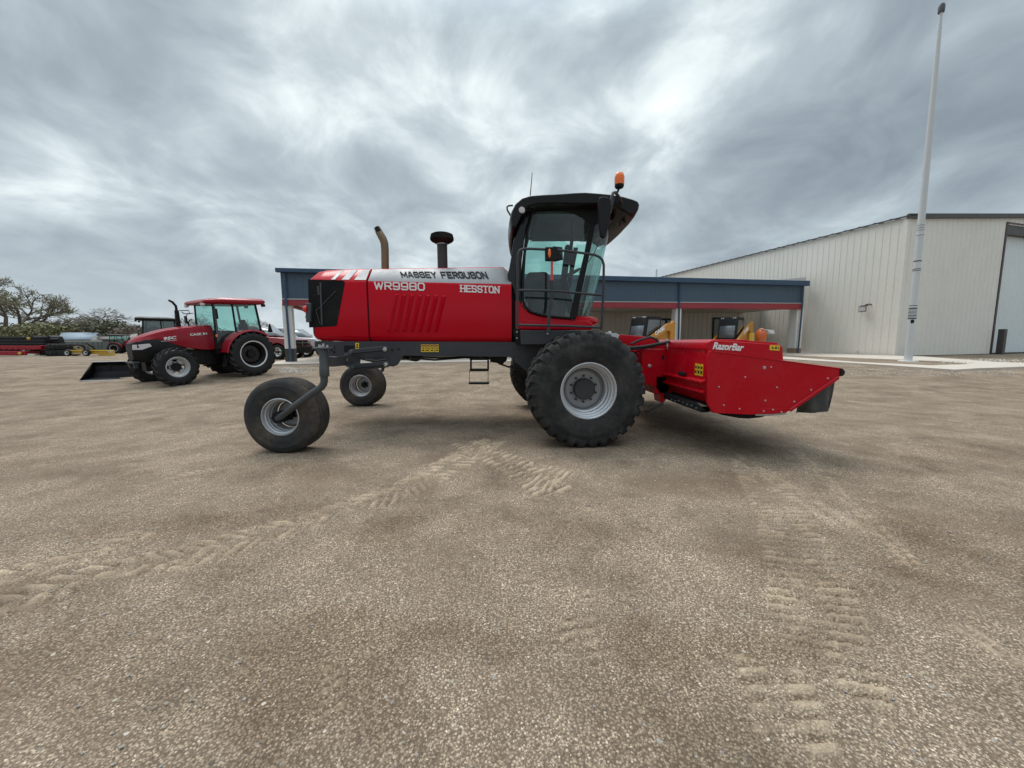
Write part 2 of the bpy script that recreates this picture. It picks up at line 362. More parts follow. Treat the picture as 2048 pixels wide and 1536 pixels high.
def wheel(parent, c, R, w, rimR, kind='lug', rz=0, mats=None, disc=0.03, hubR=.16, nb=10, side=-1, disc_style='plain', world=False, nlug=22, detail=56):
    """axis along local y; side=-1 means the outer face looks to -y. wheel > tyre, rim"""
    mt, mr, md, mh = mats
    hw = w / 2; s = side
    wm = MB()
    dy = disc * -s  # disc set back from centre plane
    # disc + hub
    if disc_style == 'plain':
        wm.lathe([(0.001, dy), (hubR * 1.02, dy), (rimR * .66, dy), (rimR * .70, dy + s * .02), (rimR * .78, dy - s * .01), (rimR * .8, dy - s * .06)], n=detail, mi=0)
    elif disc_style == 'spoke':
        wm.lathe([(0.001, dy), (rimR * .52, dy), (rimR * .56, dy - s * .03), (rimR * .5, dy - s * .05)], n=detail, mi=0)
        for k in range(4):
            a = 2 * PI * (k + .5) / 4; ca, sa = math.cos(a), math.sin(a); rr = Matrix.Rotation(-a, 3, 'Y')
            wm.box((ca * rimR * .7, dy - s * .02, sa * rimR * .7), (rimR * .40, .03, rimR * .62), rr, 0)
    wm.lathe([(0.001, dy + s * .085), (hubR * .9, dy + s * .085), (hubR, dy + s * .07), (hubR, dy)], n=32, mi=1)
    for k in range(nb):
        a = 2 * PI * (k + .5) / nb; rb = hubR * 1.22
        wm.lathe([(0.001, dy + s * .03), (.016, dy + s * .03), (.017, dy)], c=(rb * math.cos(a), 0, rb * math.sin(a)), n=8, mi=1)
    o = wm.build('wheel', [md, mh], parent, world=False, loc=c, rz=rz)
    if world: 
        o.location = Vector(c) - parent.location
    # rim
    rm = MB(); b = hw * .82
    prof = [(rimR * .97, s * b * .92), (rimR * 1.03, s * b), (rimR * 1.05, s * (b + .012)), (rimR * 1.0, s * (b + .018)), (rimR * .965, s * (b + .002)), (rimR * .955, s * b * .90), (rimR * .985, s * b * .86), (rimR * .975, s * b * .80), (rimR * .90, s * b * .74), (rimR * .895, s * b * .60),
            (rimR * .915, s * b * .56), (rimR * .86, s * b * .48), (rimR * .84, s * b * .30), (rimR * .86, s * b * .27), (rimR * .80, s * b * .2), (rimR * .79, s * b * .1), (rimR * .78, -s * b * .5), (rimR * .9, -s * b * .9), (rimR * 1.02, -s * b)]
    mrl = list(mr) if isinstance(mr, (list, tuple)) else [mr]
    rm.lathe(prof, n=detail, mifn=(lambda j: 0 if j < 6 else 1) if len(mrl) > 1 else None)
    rm.build('rim', mrl, o, world=False, ang=25)
    # tyre
    tm = MB()
    if kind == 'rib':
        pr = [(rimR * .98, s * b)]
        pr += [(rimR + (R - rimR) * k, s * (hw * q)) for k, q in ((.04, .84), (.10, .92), (.2, .97), (.30, .995), (.32, 1.0), (.36, .985), (.5, 1.0), (.62, .99), (.64, 1.0), (.68, .975), (.78, .94), (.88, .86), (.945, .76))]
        crown = []
        for k in range(7):
            c0 = .70 - k * .233; rr = R * (1 - .02 * (c0) ** 2)
            crown += [(rr, c0 * hw), (rr - .001, (c0 - .15) * hw)]
            if k < 6: crown += [(rr - .014, (c0 - .165) * hw), (rr - .014, (c0 - .215) * hw)]
        top = [(r, s * v) for r, v in crown]
        pr = pr + top + [(r, -v) for r, v in reversed(pr)]
        tm.lathe(pr, n=96)
    else:
        base = R - {'block': .042, 'ag': .058, 'car': .006}[kind]
        half = [(rimR * .97, b), (rimR * 1.04, b * 1.06), (rimR + (base - rimR) * .12, hw * .93), (rimR + (base - rimR) * .2, hw * .965), (rimR + (base - rimR) * .42, hw * 1.0), (rimR + (base - rimR) * .58, hw * 1.0),
                (rimR + (base - rimR) * .62, hw * 1.01), (rimR + (base - rimR) * .66, hw * .985), (rimR + (base - rimR) * .82, hw * .95), (rimR + (base - rimR) * .93, hw * .88), (base - .005, hw * .76), (base + .0, hw * .4)]
        pr = [(r, v) for r, v in half] + [(base + .004, 0)] + [(r, -v) for r, v in reversed(half)]
        tm.lathe(pr, n=72)
        def rfn(v):
            a = abs(v) / hw
            if a <= .76: return base
            if a <= .88: return base - (rimR + (base - rimR) * .07 - rimR) * (a - .76) / .12
            return base - (base - rimR) * .07 - (base - rimR) * .16 * (a - .88) / .10
        if kind == 'block':
            N = 30
            for k in range(N):
                t0 = 2 * PI * k / N; jt = lambda: random.uniform(-.006, .006)
                for sg in (-1, 1):
                    t1 = t0 + (PI / N if sg > 0 else 0)
                    add_lug(tm, rfn, t1 + jt(), [(sg * hw * .50, .02), (sg * hw * .74, -.01), (sg * hw * .87, -.012), (sg * hw * .965, -.012)], .050, .042)
                    add_lug(tm, rfn, t1 + .03 + jt(), [(sg * hw * .06, .07), (sg * hw * .25, .05), (sg * hw * .44, .015)], .05, .040)
        elif kind == 'ag':
            for k in range(nlug):
                t0 = 2 * PI * k / nlug
                for sg in (-1, 1):
                    t1 = t0 + (PI / nlug if sg > 0 else 0)
                    add_lug(tm, rfn, t1, [(sg * -hw * .05, .30 * .6 / R), (sg * hw * .3, .19 * .6 / R), (sg * hw * .76, .02), (sg * hw * .90, -.05), (sg * hw * .97, -.07)], .028, .058)
    tm.build('tyre', mt, o, world=False, ang=40)
    return o
# ---------------------------------------------------------------- sky and light
SKYX = 0.3
def setup_world():
    w = bpy.data.worlds.new('World'); S.world = w; w.use_nodes = True
    t = NT(w); bg = t.n['Background']
    el, az = math.radians(52), math.radians(-150)
    sky = t.node('ShaderNodeTexSky', sky_type='NISHITA', sun_disc=False, sun_elevation=el, sun_rotation=SUN_ROT, air_density=1.0, dust_density=2.0)
    d = t.node('ShaderNodeTexCoord').outputs['Generated']
    sp = t.node('ShaderNodeSeparateXYZ', i_0=d)
    z = t.math('ADD', t.math('MAXIMUM', sp.outputs[2], 0.0), .24)
    px = t.math('DIVIDE', sp.outputs[0], z); py = t.math('DIVIDE', sp.outputs[1], z)
    v = t.node('ShaderNodeCombineXYZ', i_0=px, i_1=py, i_2=0.0).outputs[0]
    mp = t.node('ShaderNodeMapping', i_Vector=v); mp.inputs['Rotation'].default_value = (0, 0, math.radians(-8)); mp.inputs['Scale'].default_value = (1.15, .95, 1)
    mp.inputs['Location'].default_value = (1.7, .35, 0)
    v1 = mp.outputs[0]
    dm = t.node('ShaderNodeMapping', i_Vector=d); dm.inputs['Scale'].default_value = (1.0, 1.0, 1.7); dm.inputs['Rotation'].default_value = (0, math.radians(-12), 0); dm.inputs['Location'].default_value = (SKYX, 0.4, .2)
    big = t.noise(dm.outputs[0], 1.7, 3, .5, .5)
    z2 = t.math('ADD', t.math('MAXIMUM', sp.outputs[2], 0.0), .42)
    v2 = t.node('ShaderNodeCombineXYZ', i_0=t.math('DIVIDE', sp.outputs[0], z2), i_1=t.math('DIVIDE', sp.outputs[1], z2), i_2=0.0).outputs[0]
    mid = t.noise(v2, 3.6, 8, .56, .5)
    mp2 = t.node('ShaderNodeMapping', i_Vector=v); mp2.inputs['Rotation'].default_value = (0, 0, math.radians(14)); mp2.inputs['Scale'].default_value = (2.2, 1.1, 1)
    fine = t.noise(mp2.outputs[0], 2.2, 6, .58, .2)
    s = t.math('ADD', t.math('MULTIPLY', big, .46), t.math('ADD', t.math('MULTIPLY', mid, .42), t.math('MULTIPLY', fine, .12)))
    # brighter veil where the sun stands behind the cloud deck, ahead and a little left
    sunv = ray(700, 270).normalized()
    dp = t.node('ShaderNodeVectorMath', operation='DOT_PRODUCT', i_0=d); dp.inputs[1].default_value = sunv
    glow = t.mapr(dp.outputs['Value'], .62, 1.0, 0, .095)
    s = t.math('ADD', s, glow)
    # heavier cloud masses: upper left and out to the right
    for (px_, py_, lo_, k_) in ((330, 170, .86, .085), (860, 60, .90, .05), (1650, 260, .80, .012), (350, 480, .95, .03)):
        dq = t.node('ShaderNodeVectorMath', operation='DOT_PRODUCT', i_0=d); dq.inputs[1].default_value = ray(px_, py_).normalized()
        s = t.math('SUBTRACT', s, t.mapr(dq.outputs['Value'], lo_, 1.0, 0, k_))
    col = t.ramp(s, [(.35, (.215, .26, .30)), (.44, (.29, .345, .388)), (.51, (.375, .44, .482)), (.56, (.48, .55, .583)), (.615, (.66, .735, .75)), (.70, (.88, .94, .94))])
    # low on the horizon the deck thins to a pale band
    hz = t.mapr(sp.outputs[2], 0.0, .20, .62, 0)
    col = t.mix(hz, col, (.54, .61, .65))
    nz = t.node('ShaderNodeVectorMath', operation='SCALE', i_0=sky.outputs[0]); nz.inputs['Scale'].default_value = .35
    cl = t.node('ShaderNodeVectorMath', operation='SCALE', i_0=col); cl.inputs['Scale'].default_value = 9.3
    fin = t.mix(.93, nz.outputs[0], cl.outputs[0])
    # an overcast sky is brighter overhead and on the sun's side than at the horizon ahead
    up = t.mapr(sp.outputs[2], .58, .95, 1.0, 3.7)
    bk = t.mapr(sp.outputs[1], .1, -.6, 1.0, 1.0)
    fs = t.node('ShaderNodeVectorMath', operation='SCALE', i_0=fin); t.l.new(t.math('MULTIPLY', up, bk), fs.inputs['Scale']); fin = fs.outputs[0]
    t.l.new(fin, bg.inputs['Color']); bg.inputs['Strength'].default_value = .12
SUN_DIR = Vector((-.30, .38, .87)).normalized()      # towards the sun: behind the machine, a little left
SUN_ROT = math.atan2(SUN_DIR.x, SUN_DIR.y)
setup_world()
sl = bpy.data.lights.new('sun', 'SUN'); sl.energy = 1.5; sl.angle = math.radians(28); sl.color = (1, .96, .9)
so = bpy.data.objects.new('sun', sl); COL.objects.link(so); so.rotation_euler = SUN_DIR.to_track_quat('Z', 'Y').to_euler()

# ---------------------------------------------------------------- ground
def vnoise(x, y, sc, seed):
    rs = np.random.RandomState(seed); N = 256; L = rs.rand(N, N).astype(np.float32)
    x = x * sc; y = y * sc; xi = np.floor(x).astype(int); yi = np.floor(y).astype(int); fx = x - xi; fy = y - yi
    fx = fx * fx * (3 - 2 * fx); fy = fy * fy * (3 - 2 * fy)
    a = L[xi % N, yi % N]; b = L[(xi + 1) % N, yi % N]; c = L[xi % N, (yi + 1) % N]; d = L[(xi + 1) % N, (yi + 1) % N]
    return (a * (1 - fx) + b * fx) * (1 - fy) + (c * (1 - fx) + d * fx) * fy

def tracks(X, Y):
    H = np.zeros_like(X); D = np.zeros_like(X); GR = np.zeros_like(X)
    def seg(pts, w, pattern, amp, period, dry, ph=0.0, brk=.45, seed=3):
        pts = [G(*p) for p in pts]; s0 = 0
        for a, b in zip(pts[:-1], pts[1:]):
            ax, ay, bx, by = a.x, a.y, b.x, b.y; L = math.hypot(bx - ax, by - ay); ux, uy = (bx - ax) / L, (by - ay) / L
            sel = (X > min(ax, bx) - w) & (X < max(ax, bx) + w) & (Y > min(ay, by) - w) & (Y < max(ay, by) + w)
            if not sel.any(): s0 += L; continue
            dx = X[sel] - ax; dy = Y[sel] - ay; s = dx * ux + dy * uy; t = (-dx * uy + dy * ux)
            t = t + (vnoise(X[sel], Y[sel], 6, 5) - .5) * .03
            ins = np.clip((w / 2 - np.abs(t)) / .02, 0, 1) * np.clip(s / .02 + 1, 0, 1) * np.clip((L - s) / .02 + 1, 0, 1)
            if pattern == 'chev': q = (s + s0 + np.abs(t) * .9) / period
            elif pattern == 'bar': q = (s + s0 + t * .35) / period
            elif pattern == 'line': q = t / period
            else: q = s * 0 + .25
            fr = (q + ph) % 1.0
            bar = np.clip((.32 - np.abs(fr - .5)) / .08, 0, 1)
            m = np.clip((vnoise(X[sel], Y[sel], 1.6, seed) - brk) / .12, 0, 1) * np.clip((vnoise(X[sel], Y[sel], 10, seed + 9) - .22) / .2, .25, 1) * np.clip((np.abs(t) - w * .06) / .02, .25, 1)
            h = ins * m * (bar * amp - amp * .45)
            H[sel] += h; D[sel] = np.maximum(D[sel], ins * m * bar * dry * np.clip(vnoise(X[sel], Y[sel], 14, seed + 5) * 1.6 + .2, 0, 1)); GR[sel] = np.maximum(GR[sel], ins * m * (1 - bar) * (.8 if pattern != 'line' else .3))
            s0 += L
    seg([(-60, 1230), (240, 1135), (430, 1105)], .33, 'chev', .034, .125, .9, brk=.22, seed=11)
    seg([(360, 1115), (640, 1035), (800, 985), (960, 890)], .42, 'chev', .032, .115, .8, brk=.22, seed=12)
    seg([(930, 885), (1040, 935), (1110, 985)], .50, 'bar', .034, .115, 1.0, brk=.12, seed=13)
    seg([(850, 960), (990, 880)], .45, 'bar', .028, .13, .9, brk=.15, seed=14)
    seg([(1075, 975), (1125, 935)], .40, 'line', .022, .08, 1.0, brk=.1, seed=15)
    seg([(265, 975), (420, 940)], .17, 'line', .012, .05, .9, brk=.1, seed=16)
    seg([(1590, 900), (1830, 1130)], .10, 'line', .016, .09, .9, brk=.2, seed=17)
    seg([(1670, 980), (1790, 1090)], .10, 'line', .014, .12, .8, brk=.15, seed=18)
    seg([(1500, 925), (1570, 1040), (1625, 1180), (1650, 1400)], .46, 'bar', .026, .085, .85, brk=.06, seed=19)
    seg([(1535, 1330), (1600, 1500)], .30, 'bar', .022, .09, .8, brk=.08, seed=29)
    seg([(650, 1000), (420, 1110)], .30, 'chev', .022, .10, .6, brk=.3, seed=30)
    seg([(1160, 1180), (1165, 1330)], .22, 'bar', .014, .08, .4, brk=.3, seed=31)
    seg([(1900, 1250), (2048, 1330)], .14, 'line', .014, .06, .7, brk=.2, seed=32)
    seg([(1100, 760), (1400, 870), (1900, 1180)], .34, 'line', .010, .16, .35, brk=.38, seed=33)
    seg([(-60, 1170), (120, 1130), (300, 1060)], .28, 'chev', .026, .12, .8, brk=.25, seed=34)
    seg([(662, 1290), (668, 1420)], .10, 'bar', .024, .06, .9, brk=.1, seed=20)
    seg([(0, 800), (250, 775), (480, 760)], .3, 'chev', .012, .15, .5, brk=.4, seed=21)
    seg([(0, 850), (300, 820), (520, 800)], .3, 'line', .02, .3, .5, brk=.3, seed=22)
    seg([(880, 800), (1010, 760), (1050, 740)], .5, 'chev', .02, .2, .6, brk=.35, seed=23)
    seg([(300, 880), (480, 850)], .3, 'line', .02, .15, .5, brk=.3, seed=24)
    return H, D, GR

def ground():
    def axis(n, ext, k): u = np.linspace(-1, 1, n); return ext * np.sinh(k * u) / math.sinh(k)
    xs = axis(1150, 900, 7.3)
    u = np.linspace(0, 1, 900); ys = .5 + 1400 * (np.sinh(7.6 * u) / math.sinh(7.6)) ; ys = np.concatenate([np.array([-120., -40, -15, -6, -2.5, -1, 0]), ys])
    X, Y = np.meshgrid(xs, ys, indexing='xy'); X = X.astype(np.float64); Y = Y.astype(np.float64)
    t = np.clip((Y - 9) / 10, 0, 1); Z = .42 * t * t * (3 - 2 * t)
    near = np.clip((30 - np.hypot(X, Y)) / 20, 0, 1)
    Z += near * ((vnoise(X, Y, .5, 1) - .5) * .02 + (vnoise(X, Y, 2.1, 2) - .5) * .012 + (vnoise(X, Y, 9, 3) - .5) * .005)
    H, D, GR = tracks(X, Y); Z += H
    ny, nx = X.shape
    co = np.stack([X, Y, Z], -1).reshape(-1, 3).astype(np.float32)
    i = np.arange((ny - 1) * (nx - 1)); r = i // (nx - 1); c = i % (nx - 1); a = r * nx + c
    q = np.stack([a, a + 1, a + nx + 1, a + nx], -1).astype(np.int32).ravel()
    me = bpy.data.meshes.new('gravel_ground'); me.vertices.add(len(co)); me.vertices.foreach_set('co', co.ravel())
    me.loops.add(len(q)); me.loops.foreach_set('vertex_index', q)
    me.polygons.add(len(i)); me.polygons.foreach_set('loop_start', np.arange(0, len(q), 4, dtype=np.int32)); 
    me.update(calc_edges=True); me.shade_smooth()
    DM = np.zeros_like(X)
    for (px, py, rx, ry, k) in ((860, 1275, .42, .20, 1), (1400, 1285, .55, .16, 1), (770, 1062, .45, .28, .9), (1560, 1130, .4, .25, .6), (1850, 1120, .5, .4, .9), (590, 1330, .35, .3, 1), (1720, 930, .7, .5, .7), (330, 1050, .5, .3, .9), (1960, 1060, .6, .3, .6), (640, 945, .7, .3, .7), (1400, 960, .8, .3, .8), (20, 925, .4, .2, .8), (960, 880, .5, .3, .5), (1760, 1190, .3, .25, .8), (700, 1420, .3, .2, .8), (120, 1330, .5, .3, .5), (1100, 1050, .6, .3, .5), (1900, 900, .9, .5, .6), (1340, 1440, .3, .25, .8), (540, 1030, .5, .35, .6)):
        c_ = G(px, py); d2 = ((X - c_.x) / rx) ** 2 + ((Y - c_.y) / ry) ** 2
        near_ = d2 < 6
        DM[near_] += k * np.clip(1.35 - np.sqrt(d2[near_]) + (vnoise(X[near_], Y[near_], 3.0, 77) - .5) * 1.3 + (vnoise(X[near_], Y[near_], 9.0, 78) - .5) * .6, 0, 1)
    DM = np.clip(np.maximum(DM, GR * .75), 0, 1)  # wet patches, plus shade painted into the gaps between tread bars
    a2 = me.attributes.new('damp_and_shade', 'FLOAT', 'POINT'); a2.data.foreach_set('value', DM.astype(np.float32).ravel())
    at = me.attributes.new('dry', 'FLOAT', 'POINT'); at.data.foreach_set('value', D.astype(np.float32).ravel())
    o = bpy.data.objects.new('gravel_ground', me); COL.objects.link(o); o['kind'] = 'structure'
    m = bpy.data.materials.new('gravel'); m.use_nodes = True; t = NT(m); b = t.n['Principled BSDF']
    oc = t.node('ShaderNodeTexCoord').outputs['Object']
    n0 = t.noise(oc, .35, 4, .55, .5); n1 = t.noise(oc, 1.3, 5, .6, .3); n2 = t.noise(oc, 7, 4, .6); n3 = t.noise(oc, 38, 3, .6)
    mp = t.node('ShaderNodeMapping', i_Vector=oc); mp.inputs['Scale'].default_value = (.12, .8, 1); mp.inputs['Rotation'].default_value = (0, 0, math.radians(6))
    n5 = t.noise(mp.outputs[0], 1.2, 6, .62, .3)
    v1 = t.node('ShaderNodeTexVoronoi', i_Scale=92.0, i_Randomness=1.0); t.l.new(oc, v1.inputs['Vector'])
    v2 = t.node('ShaderNodeTexVoronoi', i_Scale=175.0, i_Randomness=1.0); t.l.new(oc, v2.inputs['Vector'])
    s1 = t.node('ShaderNodeSeparateColor', i_0=v1.outputs['Color']); s2 = t.node('ShaderNodeSeparateColor', i_0=v2.outputs['Color'])
    fill = t.mix(t.mapr(n1, .38, .62, 0, 1), (.27, .215, .165), (.40, .33, .26))
    fill = t.mix(t.mapr(n5, .42, .60, 0, .75), fill, (.47, .405, .33))
    fill = t.mix(t.mapr(n0, .50, .66, 0, .6), fill, (.19, .135, .095))
    fill = t.mix(t.mapr(n2, .3, .75, 0, .35), fill, (.22, .175, .14))
    peb = t.ramp(s1.outputs[0], [(0, (.07, .065, .062)), (.3, (.18, .155, .13)), (.6, (.34, .295, .245)), (.85, (.54, .475, .40)), (1, (.82, .75, .66))])
    peb2 = t.ramp(s2.outputs[1], [(0, (.07, .06, .052)), (.5, (.29, .245, .20)), (.9, (.50, .435, .36)), (1, (.78, .72, .64))])
    pebm = t.mix(t.math('GREATER_THAN', s2.outputs[0], .45), peb, peb2)
    cover = t.mapr(t.math('ADD', t.math('MULTIPLY', n1, .5), t.math('MULTIPLY', n2, .5)), .38, .58, .35, .92)
    c = t.mix(cover, fill, pebm)
    # darker brown in the gaps between stones
    gap = t.mapr(v1.outputs['Distance'], .36, .66, 0, .8)
    c = t.mix(gap, c, (.10, .078, .06))
    dry = t.node('ShaderNodeAttribute', attribute_name='dry').outputs['Fac']
    c = t.mix(t.math('MULTIPLY', dry, .8), c, (.50, .43, .34))
    tint = t.mix(t.mapr(n3, .3, .7, 0, .35), c, (.17, .14, .115))
    c2_ = t.node('ShaderNodeVectorMath', operation='SCALE', i_0=tint); t.l.new(t.math('MULTIPLY', t.mapr(n1, .32, .68, .62, 1.12), t.mapr(n2, .3, .7, .84, 1.10)), c2_.inputs['Scale']); tint = t.mix(1.0, c2_.outputs[0], (1.27, 1.155, 1.02), 'MULTIPLY')
    # brown damp stains, plus the mask that also carries painted groove shade
    c2 = t.mix(t.mapr(t.noise(oc, .8, 3, .5, .8), .54, .68, 0, .5), tint, (.165, .118, .085))
    damp_and_shade = t.node('ShaderNodeAttribute', attribute_name='damp_and_shade').outputs['Fac']
    c2 = t.mix(t.math('MULTIPLY', damp_and_shade, .5), c2, (.60, .53, .46), 'MULTIPLY')
    v3 = t.node('ShaderNodeTexVoronoi', i_Scale=26.0, i_Randomness=1.0); t.l.new(oc, v3.inputs['Vector'])
    s3 = t.node('ShaderNodeSeparateColor', i_0=v3.outputs['Color'])
    spk = t.math('MULTIPLY', t.math('LESS_THAN', v3.outputs['Distance'], t.mapr(s3.outputs[2], 0, 1, .10, .24)), t.math('GREATER_THAN', s3.outputs[0], .80))
    c2 = t.mix(t.math('MULTIPLY', spk, .8), c2, t.ramp(s3.outputs[1], [(0, (.10, .085, .07)), (.45, (.16, .135, .11)), (.6, (.38, .335, .28)), (1, (.58, .53, .46))]))
    t.l.new(c2, b.inputs['Base Color']); b.inputs['Roughness'].default_value = .95; b.inputs['Specular IOR Level'].default_value = .15
    hgt = t.math('ADD', t.math('MULTIPLY', t.math('SUBTRACT', 1.0, v1.outputs['Distance']), t.mapr(cover, .3, .95, .2, 1.0)), t.math('MULTIPLY', n3, 1.1))
    bp = t.node('ShaderNodeBump', i_Strength=1.0, i_Distance=.008, i_Height=hgt)
    bp2 = t.node('ShaderNodeBump', i_Strength=.5, i_Distance=.03, i_Height=n2); t.l.new(bp.outputs[0], bp2.inputs['Normal'])
    t.l.new(bp2.outputs[0], b.inputs['Normal'])
    me.materials.append(m)
ground()

def stones(name, pts, m, seed, label):
    rs = random.Random(seed); mb = MB()
    for (x, y, r) in pts:
        z = gz(y) + r * .25; vs = []
        sx, sy, sz = rs.uniform(.7, 1.3), rs.uniform(.7, 1.2), rs.uniform(.5, .8); a = rs.uniform(0, 6.28)
        for (u, v, w) in ((1, 0, 0), (-1, 0, 0), (0, 1, 0), (0, -1, 0), (0, 0, 1), (0, 0, -1)):
            k = rs.uniform(.75, 1.1) * r; u, v = u * math.cos(a) - v * math.sin(a), u * math.sin(a) + v * math.cos(a)
            vs.append((x + u * k * sx, y + v * k * sy, z + w * k * sz))
        mb.add(vs, [(0, 2, 4), (2, 1, 4), (1, 3, 4), (3, 0, 4), (2, 0, 5), (1, 2, 5), (3, 1, 5), (0, 3, 5)])
    o = mb.build(name, m, smooth=False); tag(o, label, 'gravel', kind='stuff')
rs = random.Random(5)
pp = []
for k in range(2600):
    y = 1.0 + 9 * rs.random() ** 1.4; x = (rs.random() * 2 - 1) * (1.6 + y * 1.35)
    pp.append((x, y, rs.choice([.004, .005, .006, .007, .009]) * (1.0 + .1 * y)))
stones('loose_gravel', pp, M['stone'], 1, 'loose small stones scattered over the gravel yard')
pp = []
for k in range(520):
    q = G(552 + 40 * rs.random() + 60 * rs.random() ** 3, 735 + 11 * rs.random()); pp.append((q.x, q.y, rs.uniform(.012, .036)))
for k in range(420):
    q = G(1700 + 330 * rs.random(), 744 + 10 * rs.gauss(0, .35)); pp.append((q.x, q.y, rs.uniform(.008, .028)))
for k in range(260):
    q = G(1880 + 180 * rs.random(), 719 + 8 * rs.random()); pp.append((q.x, q.y, rs.uniform(.02, .06)))
stones('pale_rubble', pp, M['stone_lt'], 2, 'pale crushed stone lying along the edge of the concrete')
# ================================================================ the windrower (big red machine)
YC = 7.25
def windrower():
    base = P(850, 900, YC); root = thing('windrower', 'large red self-propelled hay windrower with black cab roof, parked side-on in the gravel yard', 'windrower', (0.2, YC, 0))
    Yn = 6.40; Yf = 2 * YC - Yn
    # ---- hood: lofted along x; mirrored section
    def hood(xs, name, matfn, mats, cap=True):
        secs = []
        for (px, yt0, yt1, ye, yb, inset) in xs:
            # yt0: top of bevel, yt1: bottom of bevel, ye: lower crease, yb: bottom edge
            a = P(px, yt1, Yn); X = a.x
            zt1 = a.z; zt0 = P(px, yt0, Yn + .24).z; ze = P(px, ye, Yn).z; zb = P(px, yb, Yn + .05).z
            y0 = Yn + inset
            half = [(y0 + .07, zb), (y0 + .012, ze - .02), (y0, ze + .02), (y0, zt1 - .03), (y0 + .012, zt1), (y0 + .24, zt0 - .012), (y0 + .28, zt0 + .005), (y0 + .55, zt0 + .02)]
            full = half + [(2 * YC - y, z) for y, z in reversed(half)]
            secs.append([(X, y, z) for y, z in full])
        mb = MB(); n = len(secs[0]); mb.loft(secs, True, cap, mi=0, mifn=matfn)
        return mb
    # rear end cap part, 613..733
    st = [(613, 549, 556, 664, 672, .16), (615.5, 546.5, 557, 668, 676, .07), (622, 543.5, 558.5, 671, 679, .015), (640, 540.5, 560, 672.5, 682, 0), (690, 538.3, 561, 673, 683, 0), (732, 537.6, 561.5, 674, 684, 0)]
    def mf(i, j):
        if j in (2, 12) and i < 2: return 1
        return 0
    hood(st, 'hood', mf, None).build('rear_hood', [M['red'], M['screen']], root, bevel=.006, ang=40)
    # forward hood 735..1025
    st = [(735, 537.6, 561.5, 674, 684, 0), (800, 536.6, 563, 674.5, 684, 0), (900, 535, 565.5, 675, 684.5, 0), (1005, 533.4, 567.6, 675.5, 685, 0), (1023, 549, 568, 675.5, 685, 0.0)]
    def mf2(i, j): return 1 if j in (4, 10) else 0
    h = hood(st, 'hood', mf2, None).build('side_hood', [M['red'], M['silver_decal']], root, bevel=.005, ang=40)
    # seam filler between the two hood halves
    sb = MB(); a = P(733.5, 540, Yn + .2); a.x = P(733.5, 600, Yn).x; sb.box((a.x, YC, (a.z + P(733, 684, Yn).z) / 2 - .1), (.03, 1.66, a.z - P(733, 684, Yn).z - .26)); sb.build('seam', M['dark'], root)
    mb = MB(); mb.prism(OL([(1018, 566), (1036, 566), (1036, 690), (1018, 690)], Yn + .12), Yn + .12, 2 * YC - Yn - .12); mb.build('engine_bulkhead', M['dark'], root)
    # bevel coordinates helper : map pixel onto the silver bevel
    def BV(px, f):   # f=0 bottom of bevel, 1 top
        yt1 = np.interp(px, [613, 640, 733, 1005], [557, 560, 561.5, 567.6]); yt0 = np.interp(px, [613, 622, 640, 733, 1005], [549, 543.5, 540.5, 537.6, 533.4])
        a = P(px, yt1, Yn + .012); b = P(px, yt0, Yn + .24); b.x = a.x; b.z -= .012
        n = Vector((0, -(b.z - a.z), b.y - a.y)).normalized()
        return a.lerp(b, f) + n * .004
    for (x0, x1) in ((662, 669.5), (683, 697.5), (708, 731.5)):
        mb = MB(); sl = 8.5
        q = [BV(x0, .04), BV(x1 if x1 < 730 else x1, .04), BV(min(x1 + sl, 731.5), .97), BV(x0 + sl * (1 if x1 < 730 else 1), .97)]
        mb.quadprism(q, (0, -.002, .002)); mb.build('stripe', M['silver_decal'], h if False else root, smooth=False)
    def bvn(px, f):
        p = BV(px, f); q = BV(px, f + .1); r = BV(px + 5, f); p.x += .0; return p, ((r - p).cross(q - p)).normalized()
    block_text('MASSEY FERGUSON', lambda a, b: bvn(798 + 176 * a - 7.0 * (b - .5), .30 + .46 * b - .03 * a), M['ink'], root, th=.19, gap=.42, K=13.0)
    Yt = Yn - .004
    def T(body, x0, y0, x1, y1, ht, m, off=0, sh=0, Y=Yt, th=.006, name='lettering', par=root):
        O = P(x0, y0, Y); U1 = P(x1, y1, Y) - O; V1 = P(x0, y0 - ht, Y) - O; V1.x = 0
        return text(body, O, U1, V1, th, m, par, name, off, sh)
    def flat(x0, y0, x1, y1, ht, Y, lean=0.0):
        O = P(x0, y0, Y); U1 = P(x1, y1, Y) - O; V1 = P(x0, y0 - ht, Y) - O; V1.x = 0; n = Vector((0, -1, 0))
        return lambda a, b: (O + U1 * (a + lean * (b - .5)) + V1 * b, n)
    block_text('WR9980', flat(748.5, 579.0, 850, 581.5, 16.0, Yn - .001), M['white'], root, th=.17, gap=.40, K=6.1)
    block_text('HESSTON', flat(921, 584, 999, 587, 14.5, Yn - .001), M['white'], root, th=.17, gap=.44, K=5.4, serif=True)
    mb = MB()  # slab serifs of the second name
    for k, xs in enumerate(((921, 931), (933, 942), (974, 983), (987, 998.5))):
        pass
